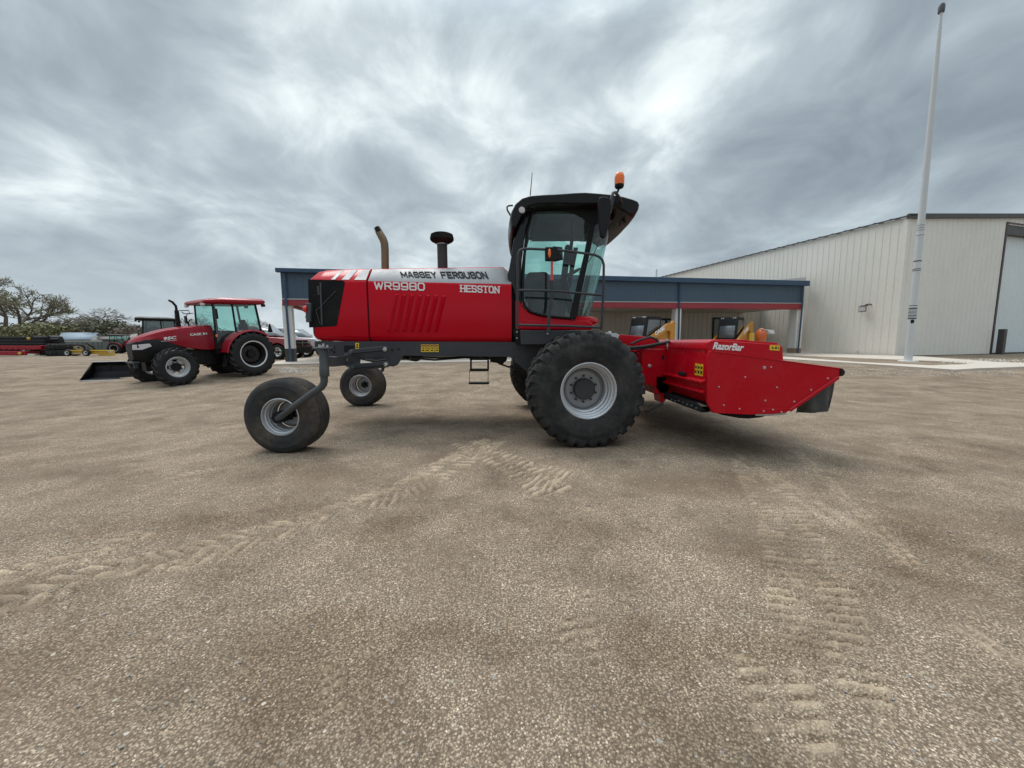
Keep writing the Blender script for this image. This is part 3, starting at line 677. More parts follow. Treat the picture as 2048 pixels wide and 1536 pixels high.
    # louvres
    for k in range(7):
        xt = 788.5 + 15.9 * k; xb = 775 + 15.4 * k; yt = 587 + .5 * k; yb = 662 + .4 * k
        mb = MB()
        for (xa, ya, xc, yc) in ((xt, yt, xb, yb),):
            a0 = P(xa, ya, Yn - .001); a1 = P(xa + 9, ya + 1, Yn - .001); b1 = P(xc + 7.5, yc + 1, Yn - .001); b0 = P(xc - 1, yc, Yn - .001)
            am = P(xa + 4.8, ya + 4, Yn - .001); bm_ = P(xc + 2.6, yc - 3, Yn - .001)
            out = Vector((0, -.030, 0))
            mb.add([a0, a1, b1, b0, am + out, bm_ + out, a0 + Vector((.012, .012, 0)), b0 + Vector((.012, .012, 0))], [(4, 1, 2, 5), (0, 1, 4), (3, 5, 2), (0, 4, 5, 3)])
        mb.build('louvre', M['red'], root, bevel=.004, ang=20)
        dk = MB(); a0 = P(xt + 1, yt + 3, Yn - .002); b0 = P(xb + .2, yb - 2, Yn - .002)
        dk.tube([a0, b0], .006, 6); dk.build('louvre_gap', M['dark'], root)
    # screen panel at the back of the hood side
    mb = MB(); mb.prism(OL([(616, 558.5), (684, 560.5), (689, 563), (689.5, 567), (674, 649), (671.5, 652), (667, 653), (618, 655)], Yn - .004), Yn - .004, Yn + .01)
    sc = mb.build('air_screen', M['screen'], root, bevel=.003)
    mb = MB(); mb.tube([P(641, 565, Yn - .01), P(644, 650, Yn - .01)], .014, 8); mb.tube([P(672, 582, Yn - .01), P(632, 622, Yn - .01), P(640, 648, Yn - .01)], .007, 6)
    mb.tube([P(636, 572, Yn - .01), P(638, 590, Yn - .01)], .018, 6); mb.build('screen_rod', M['charcoal_lt'], sc)
    mb = MB(); mb.prism(OL([(615, 607), (627, 607), (625.5, 645), (616.5, 645)], Yn + .02), Yn - .06, Yn + .05); mb.build('lamp_bracket', M['charcoal_lt'], root, bevel=.01)
    mb = MB(); a = P(613.5, 618.5, Yn - .03); mb.lathe([(.001, -.055), (.045, -.045), (.062, -.01), (.064, .02), (.001, .02)], c=a, n=20, axis='x'); mb.build('tail_light', M['redlens'], root)
    mb = MB(); a = P(614.5, 634, Yn + .02); mb.sphere(a, .035, 10); mb.build('tail_light', M['lens'], root)

    # exhaust + air intake
    mb = MB(); Ye = YC - .2
    mb.tube([P(770.5, 545, Ye), P(770, 500, Ye), P(769, 487, Ye), P(766.5, 479, Ye), P(758, 464, Ye), P(753.5, 455, Ye)], [.066, .066, .067, .068, .062, .05], 16); mb.build('exhaust_pipe', M['tan'], root)
    mb = MB(); mb.tube([P(757.8, 463, Ye - .03), P(753.7, 454, Ye - .03)], [.045, .036], 12); mb.build('exhaust_tip', M['dark'], root)
    mb = MB(); Yi = YC - .25; a = P(885.5, 540, Yi); zt = P(885, 487, Yi).z
    mb.lathe([(.088, a.z - .1), (.088, zt)], c=(a.x, Yi, 0), axis='z', n=24); mb.build('intake_pipe', M['charcoal'], root)
    mb = MB(); zb = P(885, 487, Yi).z; z1 = P(884, 467, Yi).z
    mb.lathe([(.09, zb - .01), (.12, zb + .0), (.185, zb + .035), (.205, zb + .06), (.205, zb + .09), (.19, z1 - .02), (.15, z1 - .002), (.001, z1)], c=(a.x, Yi, 0), axis='z', n=28); mb.build('intake_cap', M['matt_black'], root)
    mb = MB(); mb.lathe([(.091, zb - .02), (.095, zb - .02), (.095, zb - .005), (.091, zb - .005)], c=(a.x, Yi, 0), axis='z', n=24); mb.build('clamp_ring', M['steel'], root)

    # ---- frame rails
    rail = [(629, 682.5), (1024, 684), (1040, 686), (1118, 688), (1122, 700), (1118, 760), (1086, 775), (1056, 746), (1020, 714), (806, 711.5), (792, 731), (785, 733.5), (770, 731), (700, 714), (640, 712.5), (629, 700)]
    mb = MB(); mb.prism(OL(rail, Yn + .02), Yn + .02, Yn + .10); fr = mb.build('frame_rail', M['charcoal'], root, bevel=.006)
    mb = MB(); mb.prism(OL(rail, Yn + .02), 2 * YC - Yn - .10, 2 * YC - Yn - .02); mb.build('frame_rail', M['charcoal'], root, bevel=.006)
    a = P(629, 686, Yn); b = P(1030, 712, Yn)
    mb = MB(); mb.box(((a.x + b.x) / 2 + .0, YC, (a.z + b.z) / 2 + .03), (b.x - a.x - .1, 1.46, .12)); mb.box((b.x + .45, YC, b.z - .12), (.5, 1.46, .3)); mb.build('chassis', M['dark'], root, bevel=.01)
    for (x, y, r) in [(668, 695, .018), (668, 704, .018), (784, 700, .018), (797, 698, .018), (663, 700, .018)] + [(748 + 7 * i, 714.5, .009) for i in range(3)] + [(1028, 698, .01), (1037, 698, .01), (1028, 715, .01), (1037, 715, .01)]:
        mb = MB(); mb.lathe([(.001, -.004), (r, -.004), (r, .004)], c=P(x, y, Yn + .014), n=12); mb.build('bolt_hole', M['dark'], fr)
    mb = MB(); mb.prism(OL([(688, 691), (709, 691), (709, 704), (688, 704)], Yn + .014), Yn + .014, Yn + .03); mb.build('frame_slot', M['black'], fr)
    def sticker(pts, Y, par, marks=(), m='yellow', red=False):
        mb = MB(); mb.prism(OL(pts, Y), Y, Y + .004, 0)
        for q in marks: mb.prism(OL(q, Y - .002), Y - .002, Y + .001, 1)
        return mb.build('warning_sticker', [M[m], M['ink']], par, smooth=False)
    def rct(x0, y0, x1, y1): return [(x0, y0), (x1, y0), (x1, y1), (x0, y1)]
    sticker(rct(710.7, 685.8, 718, 697.3), Yn + .012, fr, [rct(713, 688, 715.8, 691.5), rct(712, 693, 716.5, 695.5)])
    for k in range(4):
        x = 842 + 9.1 * k
        sticker(rct(x, 689, x + 8.0, 704), Yn + .012, fr, [rct(x + 1.5, 695, x + 3.3, 697), rct(x + 4.4, 695, x + 6.2, 698), rct(x + 1.5, 699.5, x + 6.2, 701.8)])
        mb = MB(); mb.prism(OL(rct(x + .6, 690.3, x + 7.4, 693), Yn + .009), Yn + .009, Yn + .013); mb.build('warning_heading', M['redtrim'], fr, smooth=False)
    # ---- steps (hang below the frame near the far rail)
    mb = MB(); Ys = YC + .2
    for x in (940, 974.5): mb.prism(OL(rct(x, 712, x + 3.2, 741), Ys), Ys, Ys + .06)
    for y, hgt in ((716, 4), (738, 4)): mb.prism(OL(rct(940, y, 977, y + hgt), Ys), Ys - .06, Ys + .16)
    for x in (938.5, 976): mb.tube([P(x + .5, 741, Ys), P(x, 767, Ys)], .006, 6)
    mb.prism(OL(rct(938, 765, 978, 768), Ys), Ys - .06, Ys + .16); mb.build('boarding_steps', M['black'], root, bevel=.004)
    mb = MB(); mb.prism(OL([(980, 712), (1014, 712), (1013, 722), (1008, 725), (1006, 729), (998, 729), (994, 726), (980, 724)], YC - .3), YC - .3, YC + .5); mb.build('hydraulic_motor', M['black'], root, bevel=.012)
    mb = MB(); mb.prism(OL([(800, 712), (822, 712), (820, 718), (812, 720), (802, 720)], YC + .1), YC + .1, YC + .5); mb.build('hydraulic_valve', M['black'], root, bevel=.012)
    for k, pts in enumerate(([(822, 716, 6.9), (870, 720, 7.0), (930, 715, 7.1), (985, 718, 7.0)], [(818, 713, 7.3), (880, 716, 7.4), (960, 713, 7.3), (1010, 720, 7.2)], [(716, 712, 6.2), (730, 719, 6.3), (752, 722, 6.35), (790, 716, 6.5), (812, 716, 6.8)], [(1000, 728, 6.9), (1018, 734, 6.8), (1034, 730, 6.7), (1050, 722, 6.7)])):
        mb = MB(); mb.tube([P(a, b, y_) for a, b, y_ in pts], .016, 8); mb.build('hydraulic_hose', M['hose'], root)
    # ---- rear caster assembly
    Yk = 5.02
    mb = MB()
    a = P(646, 698, Yk); b = P(646, 753, Yk); Xp = a.x
    mb.lathe([(.001, b.z), (.056, b.z), (.060, b.z + .01), (.060, b.z + .13), (.053, b.z + .14), (.053, a.z), (.001, a.z)], c=(a.x, Yk, 0), axis='z', n=24)
    mb.prismz([(a.x - .11, Yk - .07), (a.x + .09, Yk - .08), (a.x + .10, Yk + .09), (a.x - .10, Yk + .09)], a.z, a.z + .02)
    mb.build('king_post', M['charcoal_lt'], root, bevel=.003)
    mb = MB()
    for (x, y) in ((639, 693), (647, 691), (655, 694), (643, 695)): c = P(x, y, Yk - .02); mb.lathe([(.001, -.02), (.016, -.02), (.016, .025), (.001, .025)], c=c, axis='z', n=8)
    mb.box(P(634, 696, Yk) , (.09, .06, .02)); mb.build('post_bolts', M['steel'], root)
    # axle arm running back to the knuckle at the frame
    mb = MB(); Ym = 6.0
    def ring(px, yt, yb, Y, th):
        a = P(px, yt, Y); b = P(px, yb, Y); return [(a.x, Y - th, a.z), (a.x, Y + th, a.z), (a.x, Y + th, b.z), (a.x, Y - th, b.z)]
    mb.loft([ring(650, 712, 731, Yk, .05), ring(658, 713.5, 733, 5.15, .06), ring(668, 714.5, 733, 5.5, .08), ring(690, 711, 731, 5.95, .08)], True, True); mb.build('axle_arm', M['charcoal_lt'], root, bevel=.015)
    mb = MB(); Yb = 6.02; mb.prism(OL([(687, 709), (699, 704), (712, 705), (713, 736), (704, 738), (692, 733), (687, 729)], Yb), Yb, Yb + .18); mb.build('knuckle', M['charcoal_lt'], root, bevel=.01)
    T('ᚏ' if False else 'iii', 690, 722, 695, 722, 6, M['white'], .02, Y=Yb - .004, name='painted_mark')
    for (x0, y0, x1, y1) in ((703, 705, 771, 698.7), (706, 735, 773, 728.5)):
        mb = MB(); r0 = .05
        A0 = P(x0, y0, Yb - .04); B0 = P(x1, y1, Yb - .04); dv = (B0 - A0).normalized(); nv = Vector((-dv.z, 0, dv.x))
        q = []
        for k in range(9): an = PI / 2 + PI * k / 8; q.append(A0 + (dv * math.cos(an) + nv * math.sin(an)) * r0)
        for k in range(9): an = -PI / 2 + PI * k / 8; q.append(B0 + (dv * math.cos(an) + nv * math.sin(an)) * r0)
        mb.prism([(v.x, v.z) for v in q], Yb - .06, Yb - .02); mb.build('tie_link', M['charcoal'], root, bevel=.008)
        mb = MB(); mb.lathe([(.001, -.025), (.030, -.022), (.036, -.005), (.036, .0)], c=(B0.x, Yb - .06, B0.z), n=20); mb.build('pin_cap', M['steel'], root)
        mb = MB(); mb.lathe([(.001, -.03), (.028, -.026), (.034, -.005), (.036, .01)], c=(A0.x, Yb - .06, A0.z), n=20); mb.build('pin_cap', M['charcoal_lt'], root)
        mb = MB(); mb.tube([A0.lerp(B0, .05) + Vector((0, -.035, -.015)), A0.lerp(B0, .97) + Vector((0, -.035, -.015))], .008, 6); mb.build('link_rib', M['dark'], root)
    # caster wheels
    W = dict(mats=(M['rubber_dusty'], M['rim'], M['rim_grey'], M['dark']))
    def CW(px, py, Y, R, side=-1):
        c = P(px, py, Y); c.z = R - .012; return wheel(root, c, R, .40, .245, 'rib', rz=math.radians(0), side=side, hubR=.06, nb=6, disc=.10, world=True, mats=W['mats'])
    yc1 = 5.30
    CW(555.5, 830, yc1 - .22, .515).location.y = yc1 - YC
    CW(719, 768, 9.1 - .22, .50).location.y = 9.1 - YC
    mb = MB(); hub = P(560, 834, yc1 - .08)
    mb.tube([P(648, 750, Yk), P(648.5, 762, Yk), P(647, 768, Yk), P(643, 774, Yk), P(636, 779, Yk - .01), P(615, 793, Yk - .02), P(588, 813, Yk), P(563, 832, Yk + .10), P(556, 837, Yk + .16)], [.046, .046, .046, .046, .045, .044, .043, .042, .042], 16)
    mb.build('caster_fork', M['charcoal_lt'], root)
    mb = MB(); mb.lathe([(.001, -.02), (.075, -.02), (.08, .0), (.08, .2), (.001, .2)], c=(hub.x, hub.y - .05, hub.z), n=20)
    for k in range(6): mb.box((hub.x + .065 * math.cos(k * PI / 3), hub.y - .07, hub.z + .065 * math.sin(k * PI / 3)), (.02, .02, .02))
    mb.build('caster_hub', M['dark'], root)
    mb = MB(); p2 = P(724, 768, 9.1); mb.tube([P(760, 700, 8.3), P(770, 718, 9.6), P(765, 740, 9.7), P(735, 765, 9.5)], .045, 10); mb.build('caster_fork', M['charcoal_lt'], root)
    # ---- drive wheels
    c = P(1174, 781, 5.28); R = .828
    for (yy) in (5.57, 2 * YC - 5.57):
        wheel(root, (c.x + .01 if yy < YC else c.x - .24, yy, R - .022), R, .60, .385, 'block', side=-1, rz=math.radians(5.0), hubR=.155, nb=10, disc=.03, world=True, mats=(M['rubber'], M['rim'], M['rim_grey'], M['charcoal']))
    mb = MB(); mb.lathe([(.001, -1.6), (.15, -1.6), (.15, 1.6), (.001, 1.6)], c=(c.x - .02, YC, R), n=20); mb.box((c.x, YC, R + .25), (.5, 1.5, .5)); mb.build('drive_axle', M['charcoal'], root, bevel=.02)

    # ---- platform under the cab
    mb = MB(); Yp = 6.0
    mb.prism(OL([(1041, 661), (1198, 661), (1196, 667), (1116, 672), (1088, 689), (1042, 689)], Yp), Yp, Yp + .42); pf = mb.build('platform', M['charcoal'], root, bevel=.008)
    mb = MB(); mb.prism(OL([(1026, 658), (1041, 658), (1041, 689), (1032, 689)], Yn - .02), Yn - .02, Yn + .1)
    mb.build('hinge_plate', M['black'], root)
    for (x, y) in ((1034, 664), (1034, 676), (1095, 667.5)):
        mb = MB(); mb.lathe([(.001, -.008), (.014, -.006), (.014, .0)], c=P(x, y, (Yn - .02) if x < 1040 else Yp), n=10); mb.build('bolt', M['steel'], root)
    mb = MB(); Yr = 5.93; r = .019
    mb.tube([P(1034.5, 658, Yr), P(1035, 600, Yr), P(1035.5, 518, Yr), P(1036.5, 507, Yr), P(1040, 500.5, Yr), P(1047, 498, Yr), P(1060, 497.5, Yr), P(1092, 499, Yr), P(1130, 501.5, Yr), P(1165, 506, Yr), P(1190, 510, Yr), P(1199, 514, Yr), P(1205, 520.5, Yr), P(1207.5, 530, Yr), P(1207, 580, Yr), P(1203, 660, Yr)], r, 12)
    mb.tube([P(1035, 583, Yr), P(1040, 580.5, Yr), P(1060, 580.5, Yr), P(1120, 582.5, Yr), P(1180, 588.5, Yr), P(1206, 590.5, Yr)], r * .95, 10)
    mb.tube([P(1035, 650, Yr), P(1120, 651.5, Yr), P(1200, 655, Yr)], r * .95, 10)
    mb.build('guard_rail', M['charcoal'], root)
    mb = MB(); mb.tube([P(1103.5, 562, Yr), P(1103.5, 590, Yr), P(1102.5, 606, Yr), P(1098.5, 625, Yr), P(1096.5, 665, Yr)], .026, 10, flat=.6); mb.build('rail_post', M['charcoal'], root)
    mb = MB(); mb.prism(OL(rct(1101.5, 521, 1106, 561), Yr), Yr - .012, Yr + .012, 0); mb.build('red_reflector', M['redlens'], root)
    mb = MB(); mb.prism(OL([(1090.5, 494), (1113, 493.5), (1127, 517), (1112, 521), (1091, 520)], Yr - .04), Yr - .04, Yr + .06); lb = mb.build('side_lamp', M['black'], root, bevel=.008)
    mb = MB(); mb.sphere(P(1099, 506.5, Yr - .045), .035, 12, sx=.65, sy=.5, sz=1.9); mb.build('amber_lens', M['orange'], lb)

    # ---- cab
    Yg = Yn + .03; Yh = 2 * YC - Yg
    mb = MB(); mb.prism(OL([(1030, 598), (1037, 600), (1042, 606), (1048, 616), (1060, 625), (1078, 631), (1112, 635.5), (1148, 638.5), (1176, 640.5), (1187, 647), (1184, 660), (1030, 660)], Yg), Yg, Yh)
    mb.build('cab_base', M['red'], root, bevel=.03, seg=3)
    mb = MB(); mb.prism(OL([(1046, 640), (1090, 644), (1172, 648), (1168, 652), (1050, 650)], Yg - .02), Yg - .02, Yg + .02); mb.build('base_rib', M['red'], root, bevel=.01)
    mb = MB()
    secs = []
    for z0, ex in ((P(0, 658, Yg).z, .30), (P(0, 650, Yg).z, .42), (P(0, 642, Yg).z, .40), (P(0, 639.5, Yg).z, .33)):
        sec = []
        x0 = P(1150, 640, Yg).x
        for k in range(17):
            a = PI * k / 16; sec.append((x0 + ex * math.sin(a) ** .7 * 1.0 + .12 * math.sin(a), YC - (YC - Yg) * math.cos(a), z0))
        secs.append(sec)
    mb.loft(secs, True, True); mb.build('front_cowl', M['red'], root, ang=50)
    # rear corner panel
    mb = MB(); mb.prism(OL([(1050, 424), (1036, 452), (1027, 480), (1023, 510), (1018, 538), (1014, 550), (1019, 562), (1026, 578), (1031, 602), (1044, 612), (1041, 560), (1045, 500), (1052, 460), (1064, 420)], Yg + .03), Yg + .03, Yh - .03)
    mb.build('rear_pillar', M['black_gloss'], root, bevel=.02)
    # door frame
    fr_pts = [(1066, 419), (1055, 462), (1049, 510), (1046, 560), (1045.5, 600), (1050, 613), (1062, 624), (1082, 630), (1110, 634), (1142, 636.5)]
    mb = MB(); mb.tube([P(x, y, Yg) for x, y in fr_pts], .022, 10, flat=1.2); mb.build('door_frame', M['black'], root)
    def FX(pts, Y): return [(q.x, q.z) for q in (P(a, b, Yg) for a, b in pts)]
    # near and far front pillars share the same outline in x-z
    pil = OL([(1180, 446), (1191, 446), (1185, 478), (1152, 638), (1138, 638), (1169, 505)], Yg)
    for y0 in (Yg - .025, Yh - .025):
        m2 = MB(); m2.prism(pil, y0, y0 + .05); m2.build('front_pillar', M['black'], root, bevel=.008)
    m2 = MB(); m2.tube([Vector((q[0], Yh, q[1])) for q in OL(fr_pts, Yg)], .022, 8); m2.build('door_frame', M['black'], root)
    glo = OL([(1066, 420), (1140, 421), (1184, 446), (1169, 505), (1141, 635), (1110, 633), (1082, 629), (1062, 623), (1050, 612), (1046, 600), (1046.5, 560), (1049, 510), (1056, 462)], Yg)
    for nm, y0 in (('door_glass', Yg + .004), ('side_glass', Yh - .010)):
        m2 = MB(); n = len(glo); m2.add([(x, y0, z) for x, z in glo], [tuple(range(n))]); m2.build(nm, M['glass'], root, smooth=False)
    # windscreen, bulging forward
    zb = P(0, 638, Yg).z; zt = P(0, 446, Yg).z + .0
    xb = P(1146, 638, Yg).x; xt = P(1187, 446, Yg).x; secs = []
    for i in range(9):
        f = i / 8; xx = xb + (xt - xb) * f; bul = .40 + .02 * f; sec = []
        for k in range(25):
            a = PI * k / 24; sec.append((xx + bul * math.sin(a) ** .75, YC - (YC - Yg) * math.cos(a), zb + (zt - zb) * f))
        secs.append(sec)
    mb = MB(); mb.loft(secs, False, False); mb.build('windscreen', M['glass'], root)
    # roof : side outline extruded across, edges rounded in plan
    Yq = 6.18; rt = [(1021.5, 458), (1018.5, 440), (1020.5, 424), (1028, 408), (1041, 396), (1058, 390.5), (1085, 388.2), (1107, 387.2), (1130, 385.6), (1150, 384), (1172, 383.2), (1200, 385.4), (1225, 388), (1250, 392.5), (1270, 398.5), (1279.5, 403), (1282.5, 409), (1280.5, 418), (1273, 431)]
    rb = [(1264, 432), (1250, 422), (1232, 411), (1200, 408), (1150, 408), (1100, 407), (1068, 409), (1052, 415), (1041, 430), (1033, 448), (1027, 460)]
    top = [P(a, b, Yq) for a, b in rt]; bot = [P(a, b, Yq) for a, b in rb]; outl = [(q.x, q.z) for q in top + bot]
    mb = MB(); secs = []
    cx = P(1150, 400, Yq).x; cz = P(1150, 398, Yq).z
    for (dy, sx, sz) in ((0, .965, .90), (.05, .985, .97), (.16, 1.0, 1.0), (.5, 1.02, 1.02), (YC - Yq, 1.03, 1.03)):
        secs.append((Yq + dy, [(cx + (x - cx) * sx, cz + (z - cz) * sz) for x, z in outl]))
    full = secs + [(2 * YC - y, o) for y, o in reversed(secs[:-1])]
    mb.loft([[(x, y, z) for x, z in o] for y, o in full], True, True); mb.build('cab_roof', M['roofblack'], root, bevel=.02, ang=50)
    zc = P(1150, 408, Yq).z
    mb = MB(); mb.box((cx - .05, YC, zc - .05), (1.05, 1.55, .10)); mb.build('headliner', M['interior'], root, bevel=.02)
    # dark header above the door
    mb = MB(); mb.prism(OL([(1054, 408), (1205, 408), (1205, 440), (1190, 452), (1180, 448), (1165, 437), (1148, 427), (1125, 420), (1100, 418), (1066, 420), (1050, 424)], Yg), Yg - .01, Yg + .05); mb.build('door_header', M['black'], root, bevel=.01)
    mb = MB(); mb.box((P(1190, 430, YC).x, YC, zc - .08), (.34, 1.4, .10)); mb.build('visor_box', M['black'], root, bevel=.03)
    # work lamps, vents under the front lip
    for (x, y, Y) in ((1043.5, 421, Yq + .03), (1259, 418, Yq + .12), (1232, 424, 8.0), (1220, 430, 7.4)):
        mb = MB(); c = P(x, y, Y); mb.lathe([(.001, -.04), (.045, -.035), (.055, -.01), (.05, .03), (.001, .05)], c=c, n=18); w = mb.build('work_lamp', M['lens'], root)
        mb = MB(); mb.lathe([(.052, -.012), (.062, -.012), (.058, .04), (.001, .06)], c=c, n=18); mb.build('lamp_housing', M['black'], w)
    mb = MB(); mb.prism(OL([(1244, 412), (1254, 414), (1251, 448), (1240, 452)], Yq + .35), Yq + .35, Yq + .45); mb.build('lip_vent', M['interior'], root, bevel=.01)
    mb = MB(); mb.tube([P(1242, 462, YC + .6), P(1252, 452, YC + .3), P(1263, 436, YC - .2)], .012, 6); mb.build('lip_trim', M['charcoal_lt'], root)
    # grab loop, antenna
    mb = MB(); mb.tube([P(1026, 411, Yq + .5), P(1017, 411.5, Yq + .5), P(1014, 414, Yq + .5), P(1014.5, 420, Yq + .5), P(1021, 431, Yq + .5)], .014, 8); mb.build('rear_loop', M['charcoal'], root)
    mb = MB(); mb.tube([P(1060.5, 391, YC - .3), P(1064.5, 345, YC - .3)], [.009, .005], 6); mb.build('antenna', M['charcoal'], root)
    # mirror and its arm
    Ym2 = 5.85
    mb = MB(); mb.prism(OL([(1199, 394), (1205, 392.5), (1216, 393), (1222, 398), (1223, 412), (1221, 435), (1217, 455), (1212, 474), (1207, 475.5), (1202, 471), (1198, 440), (1197, 405)], Ym2), Ym2, Ym2 + .09); mi = mb.build('wing_mirror', M['black'], root, bevel=.02, seg=3)
    mb = MB(); mb.tube([P(1221, 410, Ym2 + .05), P(1223, 394, Ym2 + .05), P(1226, 386, Ym2 + .08), P(1231, 385, Ym2 + .12), P(1238, 394, Ym2 + .2), P(1243, 404, Ym2 + .3), P(1244, 412, Ym2 + .35)], .022, 10); mb.tube([P(1220, 428, Ym2 + .06), P(1225, 405, Ym2 + .1), P(1228, 392, Ym2 + .1)], .016, 8); mb.build('mirror_arm', M['charcoal'], root)
    mb = MB(); c = P(1234, 386, Ym2 + .2); c2 = P(1238.5, 376, Ym2 + .2)
    mb.tube([c, c2], .016, 10); mb.lathe([(.001, 0), (.055, 0), (.068, .02), (.068, .045), (.001, .045)], c=c2, axis='z', n=24); bs = mb.build('beacon_base', M['black'], root)
    mb = MB(); mb.lathe([(.066, .045), (.070, .06), (.068, .16), (.058, .20), (.05, .21), (.001, .213)], c=c2, axis='z', n=24)
    for k in range(12): a = k * PI / 6; mb.box((c2.x + .069 * math.cos(a), c2.y + .069 * math.sin(a), c2.z + .11), (.006, .006, .10))
    mb.build('beacon', M['orange'], root)
    # ---- cab interior
    def PXO(pts, Y): return OL(pts, Y)
    mb = MB(); mb.prism(PXO([(1062, 622), (1060, 590), (1070, 578), (1110, 576), (1128, 590), (1134, 612), (1130, 634), (1080, 632)], 6.75), 6.75, 7.75); mb.build('seat_base', M['dark'], root, bevel=.03)
    mb = MB(); mb.prism(PXO([(1052, 600), (1050, 560), (1056, 545), (1092, 544), (1098, 550), (1098, 575), (1090, 600)], 7.0), 6.95, 7.5); mb.build('seat', M['dark'], root, bevel=.04)
    mb = MB(); mb.prism(PXO([(1092, 560), (1122, 556), (1138, 564), (1142, 590), (1130, 604), (1100, 596), (1090, 580)], 7.3), 7.3, 7.9); mb.build('side_console', M['interior'], root, bevel=.03)
    mb = MB(); mb.prism(PXO([(1131, 490), (1138, 488), (1142, 500), (1134, 560), (1150, 622), (1138, 628), (1122, 560)], 7.2), 7.2, 7.3); mb.build('steering_column', M['dark'], root, bevel=.02)
    mb = MB(); ctr = P(1141, 548, 7.25); pr = []
    for k in range(25):
        a = 2 * PI * k / 24; pr.append(ctr + Vector((.17 * math.cos(a), .2 * math.sin(a), .085 * math.cos(a))))
    mb.tube(pr, .017, 8, caps=False); mb.tube([ctr - Vector((.16, 0, .08)), ctr + Vector((.16, 0, .08))], .014, 6); mb.build('steering_wheel', M['black'], root)
    mb = MB(); mb.prism(PXO([(1106, 492), (1125, 494), (1126, 520), (1107, 516)], 7.6), 7.6, 7.65); mb.build('monitor', M['dark'], root, bevel=.01); mb = MB(); mb.prism(PXO([(1140, 503), (1150, 500), (1152, 514), (1141, 517)], 7.0), 7.0, 7.05); mb.build('monitor', M['dark'], root, bevel=.01)
    mb = MB(); mb.tube([P(1144, 480, 6.9), P(1141, 500, 6.9), P(1136, 530, 6.9)], .03, 8); mb.tube([P(1146, 440, 6.6), P(1143, 452, 6.6), P(1144, 500, 6.7), P(1140, 540, 6.9)], .012, 6); mb.build('cable_loom', M['dark'], root)
    mb = MB(); mb.tube([P(1196, 490, YC), P(1186, 510, YC), P(1172, 530, YC - .2), P(1158, 545, 6.7)], .008, 6); mb.tube([P(1150, 450, YC), P(1146, 444, 6.8), P(1152, 440, 6.7), P(1170, 436, 6.6)], .014, 6); mb.build('wiper_arm', M['black'], root)
    mb = MB(); mb.prism(OL([(1061, 466), (1062, 466), (1064.5, 472), (1063, 473), (1065, 478), (1062, 480), (1062, 484), (1061, 484), (1061, 480), (1058, 478), (1060, 473), (1058.5, 472)], 6.6), 6.6, 6.606); mb.build('air_freshener', M['dark'], root)
    return root
windrower()

